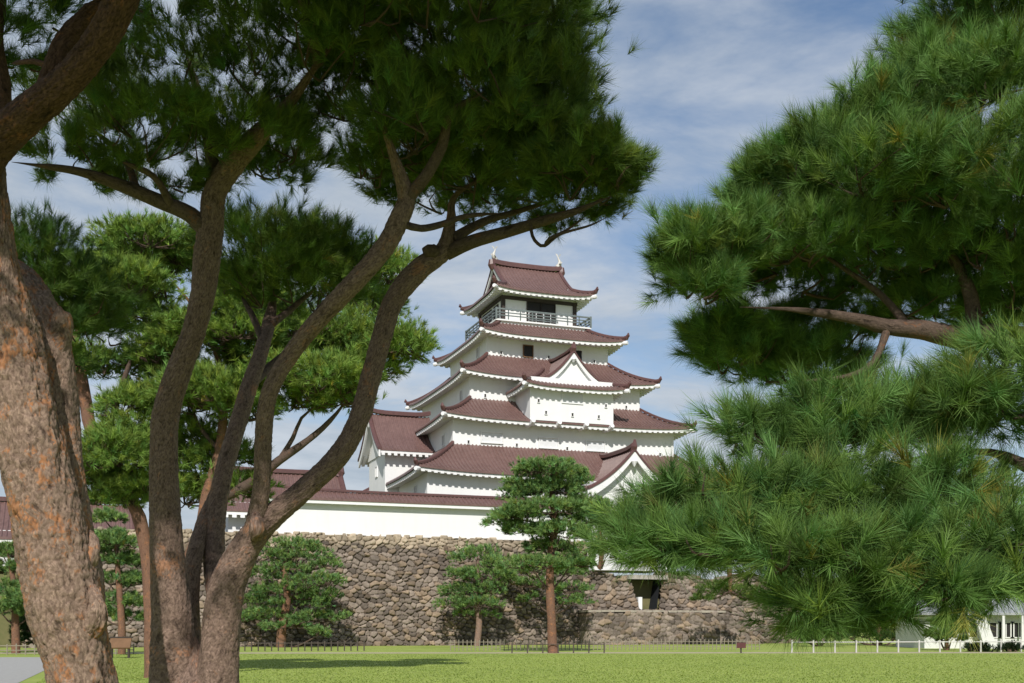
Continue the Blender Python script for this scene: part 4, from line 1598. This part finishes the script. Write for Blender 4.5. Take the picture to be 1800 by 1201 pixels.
for a in [(1820, -80, 7.0, 160, 80, 1.1, 260), (1950, 150, 6.6, 130, 120, 1.2, 300), (1960, 420, 6.4, 120, 90, 1.0, 240)]:
    t4.pad(*a, twig=False)  # unseen shading pads beyond the frame
# nearer lower tier
t4.limb([(2014, 829, 7.0, 84), (2110, 780, 6.0, 66), (1960, 830, 5.2, 44), (1830, 825, 5.0, 30), (1790, 812, 5.0, 20), (1740, 795, 5.0, 14), (1640, 800, 4.9, 10), (1500, 830, 4.8, 7)], 12)
t4.limb([(1960, 830, 5.2, 36), (1800, 900, 4.9, 26), (1740, 890, 4.8, 20), (1640, 930, 4.7, 14), (1480, 960, 4.7, 9), (1300, 930, 4.7, 6), (1150, 950, 4.8, 4)], 12)
t4.limb([(1960, 830, 5.2, 30), (1840, 1010, 4.6, 18), (1700, 1040, 4.5, 12), (1540, 1060, 4.6, 8), (1420, 1080, 4.7, 5)], 10)
t4.L, t4.nn, t4.w = .125, 66, .003
low = [(1335, 765, 5.2, 70, 46, .3, 90), (1440, 740, 5.2, 95, 55, .35, 130), (1560, 738, 5.2, 95, 44, .4, 130), (1660, 716, 5.1, 95, 48, .4, 150), (1770, 660, 5.0, 90, 60, .4, 130),
       (1500, 800, 5.1, 110, 45, .35, 110), (1620, 760, 5.1, 90, 40, .35, 90), (1740, 720, 5.0, 80, 40, .35, 90),
       (1138, 945, 4.9, 52, 38, .25, 80), (1200, 890, 5.0, 90, 52, .3, 120), (1290, 870, 4.9, 100, 55, .35, 130), (1400, 870, 4.8, 110, 55, .35, 130), (1520, 880, 4.8, 110, 55, .35, 130),
       (1640, 870, 4.8, 95, 50, .35, 120), (1170, 962, 4.8, 80, 26, .25, 80), (1290, 952, 4.6, 110, 42, .3, 120), (1420, 980, 4.5, 120, 55, .35, 130), (1550, 985, 4.5, 110, 55, .35, 130),
       (1680, 950, 4.5, 110, 55, .35, 130), (1790, 960, 4.5, 90, 60, .35, 120), (1425, 1048, 4.6, 78, 40, .3, 110), (1490, 1060, 4.7, 90, 38, .3, 100), (1620, 1030, 4.4, 110, 40, .3, 110), (1750, 1022, 4.4, 100, 34, .3, 100), (1780, 850, 5.2, 50, 26, .3, 30)]
t4.tw, t4.tk, t4.old = .0045, .9, .03
for a in low:
    t4.pad(*a[:6], int(a[6] * 1.0), lo=-.7, up=.35, fill=.4, per=7, sig=.055)
t4.build()

# ---- mid-ground pine with layered bright pads behind the stems
t3 = Pine('pine_tree', 'tall layered bright green pine behind the dark many stemmed trunks', PG(272, 35), 59, .24, .02, 24, BARK_RED, color=(0.165, 0.25, 0.05))
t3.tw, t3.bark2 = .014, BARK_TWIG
Y3 = 35.0
t3.stem([(272, 1192, Y3, 36), (270, 1150, Y3, 32), (266, 1060, Y3, 26), (258, 970, Y3, 24), (244, 910, Y3, 24), (232, 880, Y3, 20), (215, 840, Y3, 14)], 16, .25)
t3.stem([(266, 1060, Y3, 26), (290, 1020, Y3, 22), (326, 990, Y3, 20), (352, 930, Y3, 20), (364, 870, Y3, 20), (384, 800, Y3, 18), (392, 740, Y3, 16), (390, 690, Y3, 12), (380, 620, Y3, 10), (340, 540, Y3, 8), (280, 470, Y3, 6)], 14, .25)
t3.stem([(246, 915, Y3, 20), (190, 800, Y3, 20), (160, 755, Y3, 22), (150, 700, Y3, 22), (138, 640, Y3, 20), (130, 600, Y3, 16), (170, 530, Y3, 10)], 14, .25)
t3.limb([(160, 770, Y3, 14), (195, 740, Y3, 12), (210, 690, Y3, 10), (235, 620, Y3, 8)], 8, .25)
t3.limb([(380, 880, Y3, 18), (440, 850, Y3, 18), (490, 810, Y3, 16), (540, 775, Y3, 12), (580, 740, Y3, 9), (620, 690, Y3, 6)], 8, .25)
t3.limb([(490, 810, Y3, 10), (515, 770, Y3, 8), (530, 735, Y3, 6), (560, 710, Y3, 4)], 6, .25)
t3.limb([(384, 800, Y3, 12), (420, 740, Y3, 10), (450, 690, Y3, 8), (520, 620, Y3, 7), (600, 560, Y3, 5)], 8, .25)
t3.limb([(384, 790, Y3, 9), (350, 750, Y3, 7), (340, 720, Y3, 5)], 6, .25)
t3.limb([(450, 690, Y3, 8), (560, 650, Y3, 8), (640, 640, Y3, 6), (700, 620, Y3, 4)], 8, .25)
for a in [(255, 430, Y3, 75, 26, 1.6, 420), (215, 465, Y3, 60, 22, 1.3, 260), (300, 460, Y3 + 1, 50, 26, 1.3, 260), (240, 505, Y3 - 1, 66, 24, 1.4, 320), (235, 550, Y3, 60, 24, 1.4, 260), (180, 560, Y3, 40, 24, 1.2, 160),
          (420, 500, Y3, 50, 22, 1.2, 200), (420, 545, Y3 - 1, 56, 22, 1.2, 240), (330, 590, Y3, 70, 30, 1.5, 320), (420, 590, Y3 - 1, 60, 24, 1.3, 260), (500, 575, Y3, 50, 26, 1.3, 240), (450, 620, Y3, 60, 20, 1.2, 200),
          (680, 480, Y3 + 1, 34, 34, 1.2, 200), (645, 530, Y3 + 2, 50, 34, 1.4, 260), (620, 590, Y3 + 1, 60, 34, 1.4, 300), (705, 605, Y3, 42, 26, 1.2, 260), (640, 640, Y3 + 1, 60, 28, 1.3, 240),
          (575, 670, Y3 - 1, 62, 28, 1.4, 320), (530, 700, Y3, 50, 20, 1.2, 180), (385, 690, Y3 - 1, 66, 26, 1.4, 320), (340, 710, Y3, 50, 24, 1.2, 200), (230, 715, Y3, 42, 24, 1.2, 200), (280, 640, Y3 + 1, 40, 24, 1.2, 140),
          (205, 800, Y3 - 1, 58, 34, 1.4, 360), (250, 770, Y3, 50, 30, 1.2, 220), (205, 870, Y3, 50, 24, 1.2, 200), (290, 690, Y3 + 1, 50, 24, 1.2, 160), (470, 545, Y3 + 1, 60, 24, 1.3, 240), (560, 600, Y3 + 1, 60, 26, 1.3, 240), (290, 620, Y3, 44, 24, 1.2, 180), (600, 700, Y3, 40, 20, 1.1, 140), (345, 765, Y3 + 1, 44, 22, 1.2, 160), (400, 800, Y3 + 1, 50, 26, 1.2, 160), (425, 855, Y3 + 1, 46, 24, 1.2, 160), (335, 870, Y3 + 1, 40, 26, 1.2, 160), (150, 640, Y3, 44, 24, 1.2, 160), (330, 680, Y3 - 1, 50, 24, 1.3, 220), (430, 715, Y3 - 1, 50, 22, 1.2, 180), (480, 660, Y3 - 1, 46, 22, 1.2, 180), (220, 640, Y3 + 1, 46, 22, 1.2, 140), (280, 790, Y3 + 1, 44, 30, 1.2, 180), (300, 850, Y3 + 2, 50, 26, 1.2, 180), (610, 655, Y3, 50, 26, 1.2, 200), (440, 660, Y3 + 1, 50, 22, 1.2, 160), (180, 840, Y3, 40, 20, 1.0, 160), (240, 850, Y3, 60, 24, 1.2, 200), (340, 820, Y3 + 1, 40, 30, 1.2, 140), (400, 660, Y3, 60, 18, 1.0, 140)]:
    t3.pad(a[0], a[1], a[2], a[3] * 1.16, a[4] * 1.2, a[5], int(a[6] * 2.3), lo=-.5)
t3.build()


# ---- small garden pines in front of the rampart and at the sides
def garden_pine(label, px, Y, trunk, pads, seed, dens=1.0, L=.24, w=.034, nn=24, col=(0.165, 0.265, 0.085), bark=BARK_RED, group=None):
    t = Pine('garden_pine', label, PG(px, Y), seed, L, w, nn, bark, color=col, group=group, gnarl=.12)
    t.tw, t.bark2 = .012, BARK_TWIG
    t.stem(trunk, 12, .3)
    r = np.random.default_rng(seed)
    tx = np.array([(a, b) for a, b, _, _ in trunk])
    for (a, b, rx, rz) in pads:
        y = Y + r.uniform(-.8, .8)
        ry = rx / FPX * Y * .8
        area = rx * rz / 900.0
        t.pad(a, b, y, rx, rz * .82, ry, int(max(160, 500 * area * dens)), per=9, fill=.12, lo=-.5)
        k = int(np.argmin(np.abs(tx[:, 1] - (b + 20))))
        t.limb([(tx[k, 0], tx[k, 1], Y, 5), ((tx[k, 0] + a) / 2, (tx[k, 1] + b) / 2 + 6, (Y + y) / 2, 3), (a, b + rz * .3, y, 2)], 6, .3)
    t.build()
    return t


garden_pine('tall red trunked garden pine with tiered pads before the plaster wall', 972, 66.5,
            [(973, 1150, 66.5, 21), (971, 1135, 66.5, 17), (970, 1100, 66.5, 16), (967, 1040, 66.5, 15), (968, 980, 66.5, 13), (975, 920, 66.5, 13), (968, 860, 66.5, 9), (960, 815, 66.5, 5)],
            [(965, 826, 62, 20), (925, 850, 38, 18), (1000, 845, 40, 18), (960, 862, 60, 18), (965, 895, 80, 20), (905, 905, 38, 17), (1030, 888, 34, 20), (1035, 915, 30, 18), (930, 930, 52, 15), (985, 935, 55, 20), (965, 962, 45, 14), (900, 868, 22, 14), (935, 992, 66, 15), (1002, 990, 46, 13), (885, 915, 30, 15), (1045, 895, 26, 18)], 71, 1.0)
garden_pine('rounded garden pine close to the rampart left of the red trunk', 835, 89,
            [(838, 1138, 89, 12), (842, 1090, 89, 11), (835, 1040, 89, 10), (840, 990, 89, 7), (838, 965, 89, 4)],
            [(838, 975, 44, 18), (870, 990, 24, 14), (810, 1010, 34, 15), (850, 1012, 48, 16), (815, 1038, 42, 16), (860, 1035, 34, 14), (800, 1060, 32, 15), (845, 1062, 42, 14), (885, 1010, 20, 12), (838, 1080, 40, 10)], 72, .9, bark=BARK_DARK)
garden_pine('low spreading pine against the rampart behind the red trunk', 985, 92,
            [(973, 1136, 92, 11), (971, 1080, 92, 10), (969, 1030, 92, 8), (962, 990, 92, 5)],
            [(920, 1000, 44, 18), (965, 995, 44, 16), (1005, 1005, 36, 14), (895, 1020, 26, 12), (945, 1025, 40, 14), (1005, 1035, 34, 14), (940, 1052, 30, 10), (1010, 1056, 34, 12), (1000, 975, 26, 12)], 73, .9, bark=BARK_DARK)
garden_pine('wide layered garden pine by the rampart right of the stems', 495, 84,
            [(494, 1143, 84, 18), (496, 1100, 84, 16), (505, 1050, 84, 13), (500, 1000, 84, 9), (510, 960, 84, 5)],
            [(510, 958, 60, 13), (475, 978, 46, 14), (545, 975, 40, 13), (575, 992, 32, 11), (500, 1000, 52, 14), (455, 1010, 40, 14), (555, 1020, 50, 15), (500, 1035, 56, 14), (450, 1050, 34, 13), (575, 1045, 34, 12), (525, 1060, 56, 13), (470, 1080, 46, 14), (545, 1085, 44, 13), (590, 1085, 26, 12), (430, 1085, 30, 12), (500, 1100, 46, 9), (562, 1112, 18, 12)], 74, .9)
garden_pine('bushy garden pine seen between the two big left trunks', 215, 62,
            [(214, 1150, 62, 14), (214, 1100, 62, 13), (210, 1040, 62, 11), (206, 980, 62, 8), (202, 930, 62, 5)],
            [(185, 910, 34, 14), (205, 950, 40, 20), (180, 965, 36, 16), (215, 985, 36, 16), (190, 1020, 46, 16), (235, 1020, 26, 14), (215, 1055, 46, 16), (180, 1080, 34, 13), (235, 1085, 30, 12)], 75, .9)
garden_pine('pale trunked garden pine at the far left beyond the road', 27, 66,
            [(28, 1148, 66, 15), (27, 1100, 66, 13), (26, 1050, 66, 11), (20, 1000, 66, 8), (10, 960, 66, 5)],
            [(5, 970, 36, 16), (-20, 1000, 44, 18), (30, 1000, 28, 12), (10, 1035, 44, 16), (40, 1050, 34, 16), (0, 1070, 46, 14), (55, 1075, 26, 14)], 76, .9)
garden_pine('dark shrubby pine at left beneath the thick trunk', 75, 72,
            [(75, 1142, 72, 10), (76, 1110, 72, 9), (74, 1085, 72, 6)],
            [(60, 1085, 30, 14), (90, 1090, 28, 14), (75, 1105, 44, 16), (45, 1112, 26, 14), (70, 1125, 50, 14), (110, 1120, 24, 12)], 77, .9, col=(0.03, 0.06, 0.018))
garden_pine('small green tree on the low rampart right of the doorway', 1280, 92,
            [(1282, 1000, 92, 9), (1284, 1040, 92, 7), (1280, 1020, 92, 5)],
            [(1260, 1035, 36, 14), (1300, 1040, 40, 14), (1235, 1050, 20, 8), (1330, 1050, 26, 10)], 78, .9, col=(0.12, 0.18, 0.045))
garden_pine('slender pine standing on the rampart right of the tall garden pine', 1055, 97,
            [(1055, 1000, 97, 9), (1058, 960, 97, 8), (1052, 920, 97, 5)],
            [(1050, 935, 34, 16), (1075, 950, 30, 15), (1035, 965, 28, 13), (1065, 975, 34, 12), (1090, 930, 22, 14)], 79, .8)
garden_pine('broad dark green tree beyond the white fence left of the white house', 1545, 92,
            [(1545, 1136, 92, 11), (1546, 1105, 92, 9), (1540, 1080, 92, 6)],
            [(1510, 1095, 40, 16), (1550, 1085, 46, 18), (1590, 1098, 40, 16), (1525, 1115, 46, 15), (1575, 1118, 44, 14), (1480, 1112, 30, 14), (1612, 1118, 26, 12)], 82, .9, col=(0.07, 0.12, 0.04))
garden_pine('small dark green tree beyond the white fence at the end of the rampart', 1440, 88,
            [(1440, 1137, 88, 9), (1441, 1110, 88, 8), (1440, 1090, 88, 5)],
            [(1430, 1100, 34, 15), (1460, 1108, 30, 14), (1410, 1115, 30, 13), (1440, 1122, 36, 11)], 83, .9, col=(0.07, 0.12, 0.04))
garden_pine('dark clipped tree beside the white house at right', 1665, 74,
            [(1664, 1146, 74, 8), (1664, 1120, 74, 7), (1665, 1095, 74, 5)],
            [(1660, 1098, 30, 13), (1680, 1108, 24, 12), (1650, 1115, 24, 11), (1672, 1122, 26, 9)], 80, .9)
for i, (px, Y, lb) in enumerate(((1722, 70, 'low dark round shrub before the white house by the slanting wall'), (1775, 70, 'low dark round shrub before the white house at the right edge'))):
    t = Pine('shrub', lb, PG(px, Y), 90 + i, .2, .03, 16, BARK_DARK, color=(0.02, 0.035, 0.014), group='dark shrubs before the white house')
    t.e['category'] = 'shrub'
    t.tw = .02
    t.stem([(px, 1147, Y, 5), (px + 1, 1142, Y, 4), (px, 1136, Y, 2)], 6, .1)
    t.pad(px, 1143, Y, 26 if i == 0 else 30, 11, .8, 260, per=8)
    t.build()
